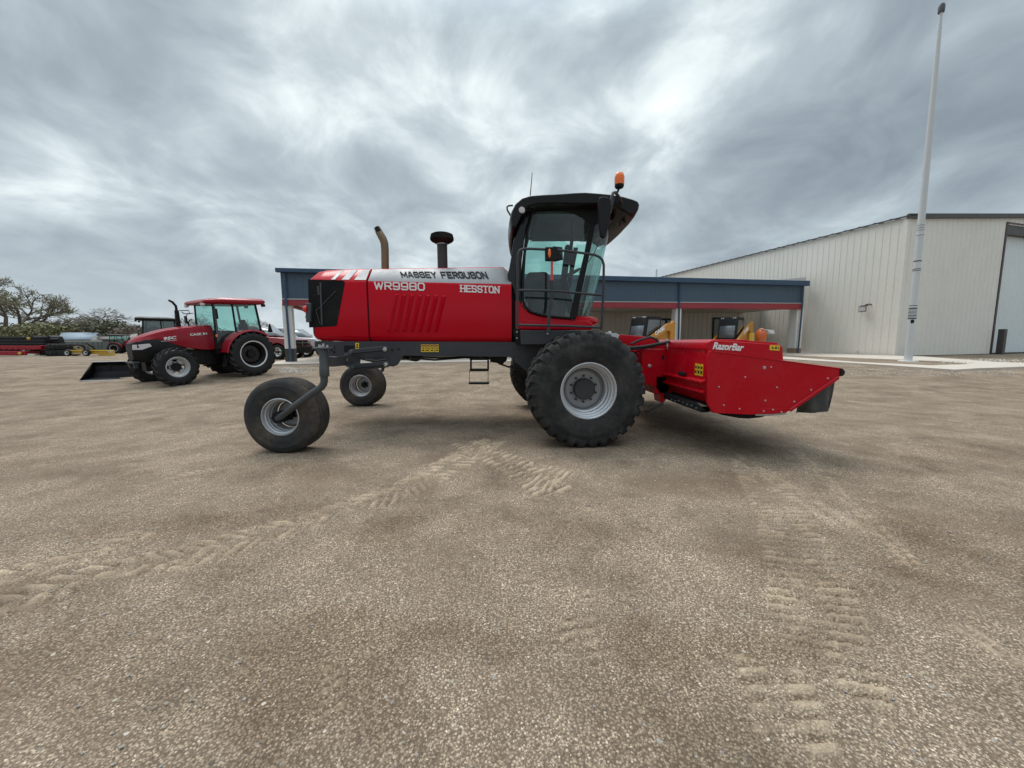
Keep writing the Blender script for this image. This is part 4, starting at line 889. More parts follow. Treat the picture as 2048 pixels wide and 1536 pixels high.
# ================================================================ the mower header on the front
def header():
    Yn = 4.70; root = thing('mower_header', 'red mower header on the front of the windrower, black rubber curtain at its nose', 'mower header', (3.2, YC, 0))
    def rct(x0, y0, x1, y1): return [(x0, y0), (x1, y0), (x1, y1), (x0, y1)]
    X0 = 2.40
    # main body: section in x-z extruded across the full width
    sec = [(X0, 1.0), (X0 + .005, 1.40), (X0 + .03, 1.47), (X0 + .09, 1.505), (X0 + .5, 1.50), (X0 + .52, .75), (X0 + .2, .66), (X0 + .10, .70), (X0 + .05, .80), (X0 - .03, .835), (X0 - .03, .86), (X0 + .02, .875), (X0 + .01, .945), (X0 - .05, .965), (X0 - .05, .985)]
    mb = MB(); mb.prism(sec, 4.79, 2 * YC - 4.79); mb.build('rear_shield', M['red2'], root, bevel=.008, ang=25)
    lip = [(X0 - .012, 1.385), (X0 - .012, 1.40), (X0 + .0, 1.40), (X0, 1.385)]
    mb = MB(); mb.prism(lip, 4.80, 6.1); mb.build('shield_seam', M['red2'], root)
    mb = MB(); q = [(X0 - .05, 5.30), (X0 - .05, 5.55)]; mb.box((X0 - .012, 5.42, 1.03), (.03, .22, .05)); mb.build('shield_handle', M['dark'], root, bevel=.01)
    # upper end panel with the script lettering
    up = [(1416, 700), (1416, 690), (1419, 683), (1425, 680.5), (1440, 681), (1558, 689), (1563, 691), (1565.5, 695), (1567.5, 722), (1420, 722)]
    mb = MB(); mb.prism(OL(up, Yn + .03), Yn + .03, Yn + .10); ue = mb.build('upper_end_panel', M['red2'], root, bevel=.012, seg=3)
    lo = [(1415, 712), (1419, 702.5), (1426, 701.5), (1440, 703), (1684, 737), (1688.5, 740), (1689.5, 745), (1687, 750.5), (1678.5, 754), (1579, 822), (1570, 826.5), (1540, 829), (1497, 829.5), (1428, 826.5), (1424, 823), (1415, 806)]
    mb = MB(); mb.prism(OL(lo, Yn), Yn, Yn + .04); le = mb.build('end_shield', M['red2'], root, bevel=.008)
    mb = MB(); mb.prism(OL(lo, Yn), 2 * YC - Yn - .04, 2 * YC - Yn); mb.build('end_shield', M['red2'], root, bevel=.008)
    mb = MB(); mb.tube([P(1424, 702.3, Yn - .004), P(1684, 737.5, Yn - .004)], .006, 6); mb.tube([P(1677, 755, Yn - .006), P(1580, 821, Yn - .006)], .022, 8, flat=.5); mb.build('rolled_edge', M['red2'], le)
    mb = MB(); mb.prism(OL([(1681, 736.5), (1687, 738), (1690.5, 742), (1690.5, 747), (1687, 751.5), (1681, 753)], Yn - .012), Yn - .012, Yn + .06); mb.build('nose_bumper', M['black'], root, bevel=.006)
    mb = MB(); mb.prism(OL([(1521, 817), (1578, 816.5), (1574, 824.5), (1545, 828), (1511, 828.5)], Yn - .008), Yn - .008, Yn); mb.build('skid_plate', M['red2'], root, bevel=.004)
    mb = MB(); mb.tube([P(1511, 830, Yn), P(1545, 829.8, Yn), P(1572, 826.8, Yn)], .011, 6); mb.build('worn_edge', M['brownroof'], root)
    mb = MB()
    for (x, y) in ((948, 662), (982, 787), (1090, 812), (1128, 595), (1345, 665), (1265, 755), (1463, 762), (1578, 683), (1692, 604), (1305, 527), (1318, 818), (1255, 828), (1376, 834)):
        mb.lathe([(.001, -.008), (.007, -.007), (.011, 0)], c=P(1160 + x / 3.4133, 580 + y / 3.4133, Yn - (.008 if y > 816 else 0)), n=10)
    mb.build('bolts', M['steel'], le)
    mb = MB(); mb.lathe([(.001, -.012), (.010, -.012), (.012, -.004), (.020, -.003), (.020, 0)], c=P(1528.6, 735.3, Yn), n=14); mb.build('large_bolt', M['steel'], le)
    # script lettering and stickers
    O = P(1425, 698.5, Yn + .026); U1 = P(1487, 702.5, Yn + .026) - O; V1 = P(1425, 684, Yn + .026) - O; V1.x = 0
    text('RazorBar', O, U1, V1, .005, M['white'], ue, 'lettering', off=.022, shear=.35)
    def sticker(pts, Y, par, marks=(), vert=None):
        mb = MB(); mb.prism(OL(pts, Y), Y, Y + .004, 0)
        for q in marks: mb.prism(OL(q, Y - .002), Y - .002, Y + .001, 1)
        return mb.build('warning_sticker', [M['yellow'], M['ink']], par, smooth=False)
    sticker([(1540, 690), (1560, 691.2), (1559.5, 701.5), (1539.5, 700)], Yn + .026, ue, [[(1543, 697), (1545.5, 692.5), (1548, 697.5)], rct(1549, 696, 1550.5, 697.5), rct(1551, 693, 1553.5, 698), rct(1554.5, 695.5, 1556, 696.5), rct(1557, 694, 1558.3, 699)])
    # stickers on the rear shield (plane x = X0, seen at a slant)
    mb = MB()
    for k in range(3):
        y0 = 5.03 - .075 * k
        mb.box((X0 - .003, y0, 1.12), (.004, .06, .15), mi=0)
        mb.box((X0 - .006, y0, 1.15), (.004, .035, .03), mi=1); mb.box((X0 - .006, y0, 1.09), (.004, .035, .04), mi=1)
    mb.build('warning_sticker', [M['yellow'], M['ink']], root, smooth=False)
    # carrying frame plates between header and tractor unit
    Yf = 6.05
    pl = [(1284, 698), (1334, 698.5), (1342, 712), (1340, 775), (1332, 800), (1327, 805.5), (1321.5, 805.5), (1319, 788), (1315, 780), (1306, 773), (1295, 768), (1284, 764)]
    for y0 in (Yf, 2 * YC - Yf - .3):
        mb = MB(); mb.prism(OL(pl, Yf), y0, y0 + .28); mb.build('lift_frame', M['red2'], root, bevel=.012)
    mb = MB(); mb.lathe([(.001, -.02), (.02, -.018), (.03, -.004), (.034, 0)], c=P(1300, 732.5, Yf), n=16); mb.build('frame_pin', M['steel'], root)
    mb = MB(); mb.prism(OL([(1323, 711), (1328, 710), (1329, 718), (1324, 720)], Yf - .002), Yf - .002, Yf + .004); mb.build('frame_hole', M['dark'], root)
    mb = MB(); mb.box((P(1300, 720, Yf).x + .02, YC, 1.1), (.25, 2.1, .5)); mb.box((X0 + .0, YC, .8), (.3, 2.4, .3)); mb.build('cross_tube', M['red2'], root, bevel=.02)
    arm = [(1232, 674), (1236, 669.5), (1242, 669), (1290, 673), (1311, 677), (1330, 681), (1326, 690), (1290, 693), (1262, 688), (1244, 683)]
    for y0 in (6.6, 7.7):
        mb = MB(); mb.prism(OL(arm, 6.6), y0, y0 + .16); mb.build('lift_arm', M['red2'], root, bevel=.012)
    mb = MB(); mb.prism(OL([(1222, 669), (1232, 666), (1239, 670), (1236, 678), (1228, 683), (1224, 676)], 6.4), 6.4, 6.5); mb.sphere(P(1219, 667, 6.3), .04, 10); mb.sphere(P(1212, 668.5, 6.3), .03, 10); mb.build('hitch_casting', M['polewhite'], root, bevel=.01)
    for k, pts in enumerate(([(1240, 693), (1262, 695), (1290, 692.5), (1318, 687), (1340, 683)], [(1238, 697), (1262, 698.5), (1292, 695.5), (1320, 689), (1342, 685.5)], [(1262, 688), (1280, 680), (1300, 674), (1312, 678), (1318, 686)])):
        mb = MB(); mb.tube([P(a, b, 6.0 + .04 * k) for a, b in pts], .019, 8); mb.build('hydraulic_hose', M['hose'], root)
    mb = MB(); mb.tube([P(1282, 686, 6.9), P(1300, 681, 6.9), P(1312, 681.5, 6.9)], .045, 10); mb.tube([P(1302, 681, 6.9), P(1335, 682, 6.9)], .015, 8); mb.build('lift_cylinder', M['charcoal'], root)
    mb = MB(); mb.tube([P(1333, 681, 6.0), P(1332, 677.5, 6.0), P(1334.5, 677, 6.0), P(1335, 698, 6.0)], .012, 6); mb.build('lift_hook', M['polewhite'], root)
    mb = MB()
    for k in range(4): mb.prism(OL([(1252, 699 + 11 * k), (1287, 702 + 10 * k), (1287, 706 + 10 * k), (1255, 702 + 11 * k)], 6.3), 6.3, 6.9)
    mb.build('guide_plates', M['red2'], root, bevel=.006)
    mb = MB(); mb.tube([P(1290, 822, 6.2), P(1298, 822, 6.1), P(1326, 806, 6.0)], .02, 8); mb.build('stand_rod', M['charcoal_lt'], root)
    # running gear under the shield
    mb = MB(); mb.box((2.50, 5.5, .63), (.22, 1.3, .10)); mb.build('gear_bed', M['dark'], root, bevel=.02); mb = MB()
    mb.prism(OL([(1442, 830), (1470, 828), (1540, 829), (1526, 835), (1500, 838), (1480, 837)], 4.85), 4.85, 9.6); mb.build('cutter_bar', M['dark'], root, bevel=.02)
    rr = random.Random(3)
    for k in range(7): mb = MB(); c = Vector((2.385, 4.95 + .13 * k, .63 + rr.uniform(-.02, .02))); mb.lathe([(.001, -.015), (.012, -.014), (.018, .0), (.018, .05)], c=c, n=10, axis='x'); mb.build('gear_bolt', M['charcoal_lt'], root)
    mb = MB(); mb.prism(OL([(1395, 805), (1415, 812), (1424, 826), (1411, 820)], 4.85), 4.85, 4.87); mb.build('corner_plate', M['brownroof'], root)
    # sloping top cover
    a = P(1566, 722, Yn); b = P(1682, 738, Yn)
    mb = MB(); mb.prism([(X0 + .5, 1.49), (a.x, 1.46), (a.x + .01, a.z), (b.x - .02, b.z - .01), (b.x - .02, b.z - .06), (a.x, a.z - .08), (X0 + .5, 1.38)], 4.82, 2 * YC - 4.82); mb.build('top_cover', M['red2'], root, bevel=.005)
    # rubber curtain
    mb = MB(); secs = []
    import math as _m
    for i in range(15):
        f = i / 14; t0 = P(1600 + 78 * f, 812 - 58 * f, Yn + .02); b0 = P(1603 + 73 * f, 830.5 - 11 * f + (2.0 if f > .9 else 0) * 3, Yn + .02)
        if i == 0: t0 = P(1600, 812, Yn + .02)
        sec = []
        for j in range(11):
            g = j / 10; p = t0.lerp(b0, g)
            wv = .07 * _m.sin(f * 7.5 + .6) * g ** .8 + .04 * _m.sin(f * 15) * g
            bul = -.012 * _m.sin(PI * g) * (1 if f > .85 else 0)
            sec.append((p.x - bul, p.y + .05 + wv, p.z))
        secs.append(sec)
    mb.loft(secs, False, False); mb.build('rubber_curtain', M['rubber_curtain'], root, solid=.008, sub=1, ang=180)
    mb = MB(); q = P(1674, 760, Yn); q2 = P(1672, 820, Yn); secs = []
    for j in range(60):
        y = 4.8 + j * (2 * YC - 9.6) / 59; w = .02 * _m.sin(j * 1.3); secs.append([(q.x, y, q.z), (q.x + w, y, (q.z + q2.z) / 2), (q2.x + w * 1.5, y, q2.z + .02 * _m.sin(j * .7))])
    mb.loft(secs, False, False); mb.build('front_curtain', M['rubber_curtain'], root, solid=.008, ang=180)
M['rubber_curtain'] = mat('rubber_curtain', (.026, .027, .026), .55, dirt=.6, dscale=5, dirtcol=(.14, .125, .10), bump=.2)
header()
# ================================================================ tractors
def tractor(name, label, loc, rz, sc=1.0, glassm='glass', hood_m='ag_red', roof_m='ag_red', group=None, detail=True, fender_m=None, rimr='rim', discr='black_gloss'):
    root = thing(name, label, 'tractor', loc, rz, group)
    def B(mb, nm, m, par=None, **k): 
        return mb.build(nm, m, par or root, world=False, **k)
    fm = M[fender_m or hood_m]
    # hood
    mb = MB(); secs = []
    for (x, hw, zb, zs, zt) in ((.92, .40, 1.02, 1.74, 1.88), (1.3, .39, 1.05, 1.72, 1.88), (1.8, .37, 1.16, 1.66, 1.84), (2.2, .345, 1.34, 1.59, 1.78), (2.45, .33, 1.43, 1.53, 1.72), (2.7, .31, 1.45, 1.47, 1.64), (2.95, .27, 1.40, 1.42, 1.54), (3.08, .20, 1.36, 1.37, 1.44)):
        h = [(hw, zb), (hw + .01, (zb + zs) / 2), (hw, zs), (hw * .86, zt - .04), (hw * .5, zt)]
        secs.append([(x, y, z) for y, z in h] + [(x, -y, z) for y, z in reversed(h)])
    mb.loft(secs, True, True); B(mb, 'hood', M[hood_m], bevel=.01, ang=50)
    # black nose and engine bay
    mb = MB(); secs = []
    for (x, hw, zb, zt) in ((1.75, .34, .78, 1.16), (2.2, .36, .74, 1.38), (2.5, .345, .74, 1.49), (2.75, .325, .74, 1.48), (3.0, .28, .78, 1.42), (3.13, .22, .86, 1.36)):
        h = [(hw * .8, zb), (hw, zb + .1), (hw + .006, zt - .05), (hw * .9, zt)]
        secs.append([(x, y, z) for y, z in h] + [(x, -y, z) for y, z in reversed(h)])
    mb.loft(secs, True, True); B(mb, 'grille', M['black'], bevel=.01, ang=50)
    mb = MB(); mb.box((1.5, 0, .80), (1.4, .5, .5)); mb.box((.5, 0, .75), (1.4, .55, .5)); mb.box((2.5, 0, .62), (.7, .35, .3)); mb.tube([(2.35, -.75, .58), (2.35, .75, .58)], .08, 10); mb.tube([(0, -.8, .80), (0, .8, .80)], .13, 10); B(mb, 'chassis', M['black'], bevel=.02)
    for s in (1, -1):
        mb = MB(); mb.quadprism([(2.90, s * .315, 1.16), (3.11, s * .225, 1.17), (3.10, s * .235, 1.32), (2.70, s * .335, 1.34), (2.66, s * .345, 1.25)], (.02, s * .02, 0)); B(mb, 'headlight', M['lens'], bevel=.008)
    mb = MB(); mb.box((3.10, 0, .78), (.16, .62, .05)); mb.box((3.1, .2, .70), (.1, .06, .2)); mb.box((3.1, -.2, .70), (.1, .06, .2)); B(mb, 'front_weight_frame', M['charcoal_lt'], bevel=.01)
    # cab
    cabm = M['black']; zt = 2.62
    bl, br = (-.62, .98); tl, tr = (-.52, .86); hw = .70
    mb = MB()
    for s in (1, -1):
        for (x0, z0, x1, z1, r) in ((1.0, 1.05, .92, zt, .03), (.30, .95, .30, zt, .035), (-.60, 1.35, -.50, zt, .04), (1.0, 1.08, .3, .98, .03)):
            mb.tube([(x0, s * hw, z0), (x1, s * (hw - .04), z1)], r, 8)
        mb.tube([(.92, s * (hw - .04), zt), (-.5, s * (hw - .04), zt)], .04, 8)
    mb.tube([(.92, -.66, zt), (.92, .66, zt)], .04, 8); mb.tube([(-.5, -.66, zt), (-.5, .66, zt)], .05, 8); mb.tube([(-.6, -.66, 1.4), (-.6, .66, 1.4)], .05, 8)
    B(mb, 'cab_frame', cabm)
    for s in (1, -1):
        mb = MB(); y0 = s * (hw - .02); y1 = s * (hw - .05)
        mb.add([(.98, y0, 1.1), (.34, y0, .98), (.34, y1, 2.58), (.90, y1, 2.58)], [(0, 1, 2, 3)]); mb.add([(.28, y0, .98), (-.25, y0, .98), (-.58, y0, 1.42), (-.50, y1, 2.58), (.28, y1, 2.58)], [(0, 1, 2, 3, 4)]); B(mb, 'side_window', M[glassm], smooth=False)
    mb = MB(); mb.add([(1.0, -.66, 1.5), (1.0, .66, 1.5), (.91, .62, 2.58), (.91, -.62, 2.58)], [(0, 1, 2, 3)]); B(mb, 'windscreen', M[glassm], smooth=False)
    mb = MB(); mb.add([(-.6, -.66, 1.45), (-.6, .66, 1.45), (-.51, .62, 2.58), (-.51, -.62, 2.58)], [(0, 1, 2, 3)]); B(mb, 'rear_window', M[glassm], smooth=False)
    mb = MB(); secs = []
    for (z, k, o) in ((2.60, .95, 0), (2.66, 1.02, 0), (2.74, 1.0, -.02), (2.81, .86, -.08), (2.83, .6, -.1)):
        xa, xb, y = -.84 * k + o, 1.22 * k + o * 2, .80 * k
        secs.append([(xa, -y * .9, z), (xa, y * .9, z), (xb * .6, y, z), (xb, y * .86, z - .02), (xb, -y * .86, z - .02), (xb * .6, -y, z)])
    mb.loft(secs, True, True); B(mb, 'roof', M[roof_m], bevel=.025, seg=3, ang=20)
    for (x, y) in ((1.20, .60), (1.20, -.60), (-.82, .62), (-.82, -.62)):
        mb = MB(); mb.box((x, y, 2.57), (.10, .16, .10)); B(mb, 'work_lamp', M['lens'] if x > 0 else M['black'], bevel=.02)
    # cab base and steps
    mb = MB(); mb.box((.30, 0, .95), (1.35, 1.26, .20)); mb.box((.85, 0, 1.35), (.2, .8, .7)); B(mb, 'cab_floor', M['black'], bevel=.02)
    mb = MB(); mb.box((.62, .62, .62), (.42, .30, .45)); mb.box((.62, -.62, .62), (.62, .30, .45)); B(mb, 'fuel_tank', M['black'], bevel=.05)
    mb = MB(); mb.box((.28, .74, .55), (.34, .2, .03)); mb.box((.28, .74, .80), (.34, .2, .03)); mb.box((.10, .70, .65), (.03, .22, .4)); B(mb, 'step', M['black'])
    mb = MB(); mb.box((.43, .775, .66), (.14, .01, .10)); B(mb, 'blue_cap', M['bluetrim'], bevel=.01)
    # interior
    mb = MB(); mb.box((-.05, 0, 1.28), (.5, .5, .16)); mb.box((-.30, 0, 1.60), (.14, .48, .62)); mb.box((-.32, 0, 1.98), (.1, .26, .16)); mb.box((-.45, .5, 1.3), (.5, .25, .35)); mb.box((-.45, -.5, 1.3), (.5, .25, .35)); B(mb, 'seat', M['dark'], bevel=.04)
    mb = MB(); pr = []
    for k in range(17): a = 2 * PI * k / 16; pr.append(Vector((.52 + .10 * math.cos(a), .19 * math.sin(a), 1.68 + .12 * math.cos(a))))
    mb.tube(pr, .014, 6, caps=False); mb.tube([(.52, 0, 1.68), (.72, 0, 1.35)], .04, 8); B(mb, 'steering_wheel', M['black'])
    # fenders
    for s in (1, -1):
        mb = MB(); secs = []
        for k in range(13):
            a = math.radians(8 + 128 * k / 12); r = .90; x = -.0 + r * math.cos(a); z = .80 + r * math.sin(a) * .98
            x2 = (r - .04) * math.cos(a); z2 = .80 + (r - .04) * math.sin(a) * .98
            secs.append([(x, s * .62, z), (x, s * 1.10, z), (x2 * 1.0, s * 1.14, z2 - .03), (x2, s * 1.10, z2), (x2, s * .62, z2)])
        mb.loft(secs, True, True); B(mb, 'fender', fm, bevel=.008)
        mb = MB(); mb.add([(.86 * math.cos(math.radians(8 + 128 * k / 12)), s * .64, .80 + .86 * math.sin(math.radians(8 + 128 * k / 12))) for k in range(13)] + [(-.3, s * .64, .9), (.5, s * .64, .9)], [tuple(range(15))]); B(mb, 'inner_fender', M['black'], solid=.02)
    # exhaust on the right side of the hood
    mb = MB(); mb.tube([(1.62, -.36, 1.70), (1.62, -.36, 1.90), (1.60, -.36, 2.40), (1.60, -.36, 2.42), (1.60, -.36, 2.55), (1.68, -.36, 2.68), (1.78, -.36, 2.74)], [.05, .075, .065, .04, .04, .04, .032], 10); B(mb, 'exhaust_pipe', M['black']); mb = MB(); mb.tube([(1.50, -.40, 2.40), (1.15, -.62, 2.42), (1.10, -.66, 2.30), (1.35, -.50, 2.30), (1.42, -.45, 2.36)], .014, 6); B(mb, 'grab_rail', M['black'])
    mb = MB(); mb.tube([(.98, -.70, 2.32), (1.10, -.85, 2.32), (1.12, -.98, 2.2)], .015, 6); mb.box((1.12, -1.02, 2.1), (.05, .14, .28)); B(mb, 'wing_mirror', M['black'], bevel=.02)
    mb = MB(); mb.tube([(.96, .68, 2.50), (1.00, .90, 2.48), (1.0, .95, 2.40)], .015, 6); mb.box((1.0, .97, 2.24), (.06, .18, .34)); B(mb, 'wing_mirror', M['black'], bevel=.03)
    mb = MB(); mb.sphere((.98, .76, 1.50), .055, 10, sx=.6); B(mb, 'side_marker', M['orange'])
    mb = MB(); mb.tube([(-.55, .55, 1.6), (-.86, .70, 1.62)], .02, 6); mb.quadprism([(-.95, .52, 1.55), (-.95, .84, 1.55), (-.95, .70, 1.88), (-.95, .66, 1.88)], (.03, 0, 0)); B(mb, 'slow_sign', M['dark'])
    # lettering
    if detail:
        mb = MB(); add_text(mb, 'CASE IH', (1.62, .405, 1.53), (-.50, .02, .02), (0, 0, .08), .003, .03); B(mb, 'lettering', M['white'], smooth=False)
        mb = MB(); add_text(mb, '95C', (2.34, .368, 1.42), (-.34, .022, .03), (.0, -.01, .10), .003, .03, .2); B(mb, 'lettering', M['white'], smooth=False)
        mb = MB(); mb.quadprism([(2.42, .368, 1.385), (2.00, .392, 1.405), (2.02, .392, 1.415), (2.42, .368, 1.395)], (0, .003, 0)); B(mb, 'stripe', M['white'], smooth=False)
        mb = MB(); mb.box((.30, .726, 1.10), (.1, .004, .1)); B(mb, 'door_sticker', M['white'])
        mb = MB(); mb.quadprism([(3.10, .10, 1.10), (3.1, -.1, 1.1), (3.09, -.1, 1.13), (3.09, .1, 1.13)], (.01, 0, .0)); B(mb, 'badge', M['chrome'])
    mt = (M['rubber_new'], (M['rim_white'], M['black']), M['black_gloss'], M['black'])
    mf = (M['rubber_new'], M['rim'], M['rim'], M['black'])
    for s in (1, -1):
        wheel(root, (0, s * .92, .80), .81, .46, .46, 'ag', side=s, disc=.06, hubR=.14, nb=8, mats=mt, nlug=20, detail=40)
        wheel(root, (2.35, s * .96, .58), .60, .36, .31, 'ag', side=s, disc=.02, hubR=.13, nb=8, mats=mf, disc_style='spoke', nlug=17, detail=40)
    root.scale = (sc, sc, sc)
    return root

tf = G(357, 770); tr = G(512, 752.5)
hd = Vector((-.17, -.98, 0)).normalized(); left = Vector((-hd.y, hd.x, 0))
# the two near-side contact points fix the heading and place
tr = Vector((tf.x + .49 * 2.35, tf.y + .872 * 2.35, 0)); tr.z = gz(tr.y); hd = (tf - tr); wb = hd.xy.length; hd.z = 0; hd.normalize(); left = Vector((-hd.y, hd.x, 0))
o0 = tr - left * .92; SC = wb / 2.35
t1 = tractor('tractor', 'red tractor with black nose and teal cab glass, parked between loader bucket and canopy building', (o0.x, o0.y, gz(tr.y)), math.atan2(hd.y, hd.x), SC)
t1.scale = (SC, SC, SC * 1.03)
t1.rotation_euler.rotate_axis('Y', math.atan2(gz(tr.y) - gz(tf.y), wb))
h2 = Vector((.80, .60, 0)); q = P(317, 700, 21.5)
tractor('tractor', 'black-roofed tractor mostly hidden behind the red tractor, only its dark cab showing', (q.x, q.y, gz(21)), math.atan2(h2.y, h2.x), .88, glassm='glass_dark', hood_m='black', roof_m='black', detail=False)
q = P(236, 700, 42)
tractor('tractor', 'small old red tractor with pale rear wheels in the distance, by the yellow frame', (q.x, q.y, gz(42)), math.atan2(.35, .8), .72, detail=False, roof_m='black')

def bucket():
    a = G(165, 764.5); b = G(229, 765); c = G(300, 766)
    e = (b - a); e.z = 0; L = e.length * 1.0; e.normalize(); bk = Vector((-e.y, e.x, 0))
    root = thing('loader_bucket', 'black steel loader bucket with worn bright edge, lying on the gravel before the red tractor', 'loader bucket', (a.x, a.y, gz(a.y)), math.atan2(e.y, e.x))
    W = 1.55; mb = MB()
    # the open mouth points left and toward the camera; local x along mouth lip
    n = 10; secs = []
    prof = [(0, 0.02), (.25, .02), (.55, .03), (.82, .10), (.98, .28), (1.0, .50), (.93, .62)]
    for (y, z) in prof: secs.append([(0, y, z), (W, y, z), (W, y + .02, z + .02), (0, y + .02, z + .02)])
    mb.loft(secs, True, True); mb.build('bucket_shell', M['black'], root, world=False)
    for x in (0.0, W):
        m2 = MB(); m2.add([(x, y, z) for y, z in prof], [tuple(range(len(prof)))]); m2.build('bucket_side', M['black'], root, world=False, solid=.03)
    m2 = MB(); m2.box((W / 2, .0, .018), (W, .12, .02)); m2.build('cutting_edge', M['polewhite'], root, world=False, bevel=.004)
    m2 = MB(); m2.box((W / 2, .94, .645), (W, .12, .025)); m2.build('top_lip', M['polewhite'], root, world=False, bevel=.004)
    m2 = MB(); m2.box((W / 2 - .3, 1.1, .35), (.1, .25, .4)); m2.box((W / 2 + .3, 1.1, .35), (.1, .25, .4)); m2.build('mount_lug', M['black'], root, world=False, bevel=.01)
    return root
bk = bucket(); bk.rotation_euler.z += math.radians(28)
bk.scale = (.92, .95, 1); q = G(166, 763); bk.location = (q.x - .1, q.y, gz(q.y))

# ================================================================ pickups
def pickup(label, loc, rz, m, bm='chrome', group='pickups parked beyond the canopy'):
    root = thing('pickup_truck', label, 'pickup truck', loc, rz, group)
    def B(mb, nm, mm, par=None, **k): return mb.build(nm, mm, par or root, world=False, **k)
    hw = .98
    side = [(-1.15, .55), (-1.15, 1.30), (.9, 1.30), (1.05, 1.32), (3.0, 1.28), (3.15, 1.26), (4.25, 1.16), (4.45, 1.02), (4.50, .55)]
    def arch(cx, r=.50): return [(cx + r * math.cos(a), .42 + r * math.sin(a)) for a in np.linspace(.28, PI - .28, 9)]
    low = [(4.50, .50)] + arch(3.62) + arch(0.0) + [(-1.15, .50)]
    pts = side + low
    mb = MB(); mb.prism(pts, -hw, hw); B(mb, 'body', m, bevel=.05, seg=3)
    mb = MB(); mb.prism([(-1.0, 1.31), (-1.0, 1.24), (.7, 1.24), (.7, 1.31)], -.8, .8); B(mb, 'bed', M['black'])
    gh = [(.92, 1.30), (1.05, 1.84), (1.3, 1.90), (2.15, 1.89), (2.35, 1.84), (3.05, 1.28)]
    mb = MB(); secs = [[(x, -hw * .94, z) if z < 1.4 else (x, -hw * .80, z) for x, z in gh], [(x, hw * .94, z) if z < 1.4 else (x, hw * .80, z) for x, z in gh]]
    mb.loft(secs, True, True); B(mb, 'cab', m, bevel=.04, seg=3)
    mb = MB(); mb.add([(3.02, -.84, 1.315), (3.02, .84, 1.315), (2.40, .72, 1.82), (2.40, -.72, 1.82)], [(0, 1, 2, 3)]); 
    for v in range(4): mb.v[v] = (mb.v[v][0] + .035, mb.v[v][1], mb.v[v][2] + .02)
    B(mb, 'windscreen', M['lensglass'], solid=.01)
    for s in (1, -1):
        mb = MB(); yb, yt = s * (hw * .935), s * (hw * .82)
        for (x0, x1, x2, x3) in ((1.05, 1.92, 1.92, 1.14), (2.0, 2.85, 2.32, 2.0)):
            mb.quadprism([(x0, yb, 1.36), (x1, yb, 1.36), (x2, yt, 1.80), (x3, yt, 1.80)], (0, s * .012, 0))
        B(mb, 'side_window', M['glassblack'])
        mb = MB(); mb.box((2.75, s * 1.08, 1.38), (.12, .2, .18)); B(mb, 'wing_mirror', M['black'], bevel=.03)
        mb = MB(); mb.box((4.42, s * .76, .98), (.16, .36, .18)); B(mb, 'headlight', M['lens'], bevel=.03)
        for x in (1.96, 1.0, 2.95):
            mb = MB(); mb.box((x, s * (hw + .0005), .95), (.012, .004, .62)); B(mb, 'door_gap', M['black'])
        for x in (0.0, 3.62): wheel(root, (x, s * .86, .42), .42, .27, .24, 'car', side=s, disc=-.05, hubR=.06, nb=6, disc_style='spoke', mats=(M['rubber_new'], M['chrome'], M['chrome'], M['black']), detail=28)
    mb = MB(); mb.box((4.47, 0, .93), (.12, 1.16, .32)); B(mb, 'grille', M['black'], bevel=.02)
    mb = MB(); mb.box((4.53, 0, .93), (.03, 1.1, .03)); mb.box((4.53, 0, .93), (.03, .04, .3)); B(mb, 'grille_bar', M['chrome'])
    mb = MB(); mb.box((4.55, 0, .60), (.22, 1.96, .22)); B(mb, 'bumper', M[bm], bevel=.04)
    root.scale = (1.1, 1.1, 1.13)
    mb = MB(); mb.box((4.50, 0, .42), (.2, 1.7, .16)); mb.box((2.0, 0, .5), (4.6, 1.5, .25)); B(mb, 'valance', M['black'], bevel=.03)
    return root
M['lensglass'] = mat('pale_windscreen', (.35, .38, .40), .08, coat=1, dirt=.1, dscale=2)
M['glassblack'] = mat('dark_window', (.02, .025, .03), .06, coat=1, dirt=.02)
q = G(566, 718.5); pickup('red crew pickup with chrome six-spoke wheel, half hidden by the tractor and the canopy column', (q.x - 3.62 * 1.1, q.y + .95, gz(q.y)), math.radians(-4), M['truck_red'], 'black')
q = P(612, 712, 28.5); pickup('white pickup nose with dark grille, beyond the red pickup', (q.x - 3.62, q.y + .9, gz(28)), math.radians(-4), M['truck_white'])
q = P(590, 708, 34.0); pickup('dark pickup roof just showing behind the white pickup', (q.x - 3.62, q.y, gz(28)), 0.0, M['blue_dark'])

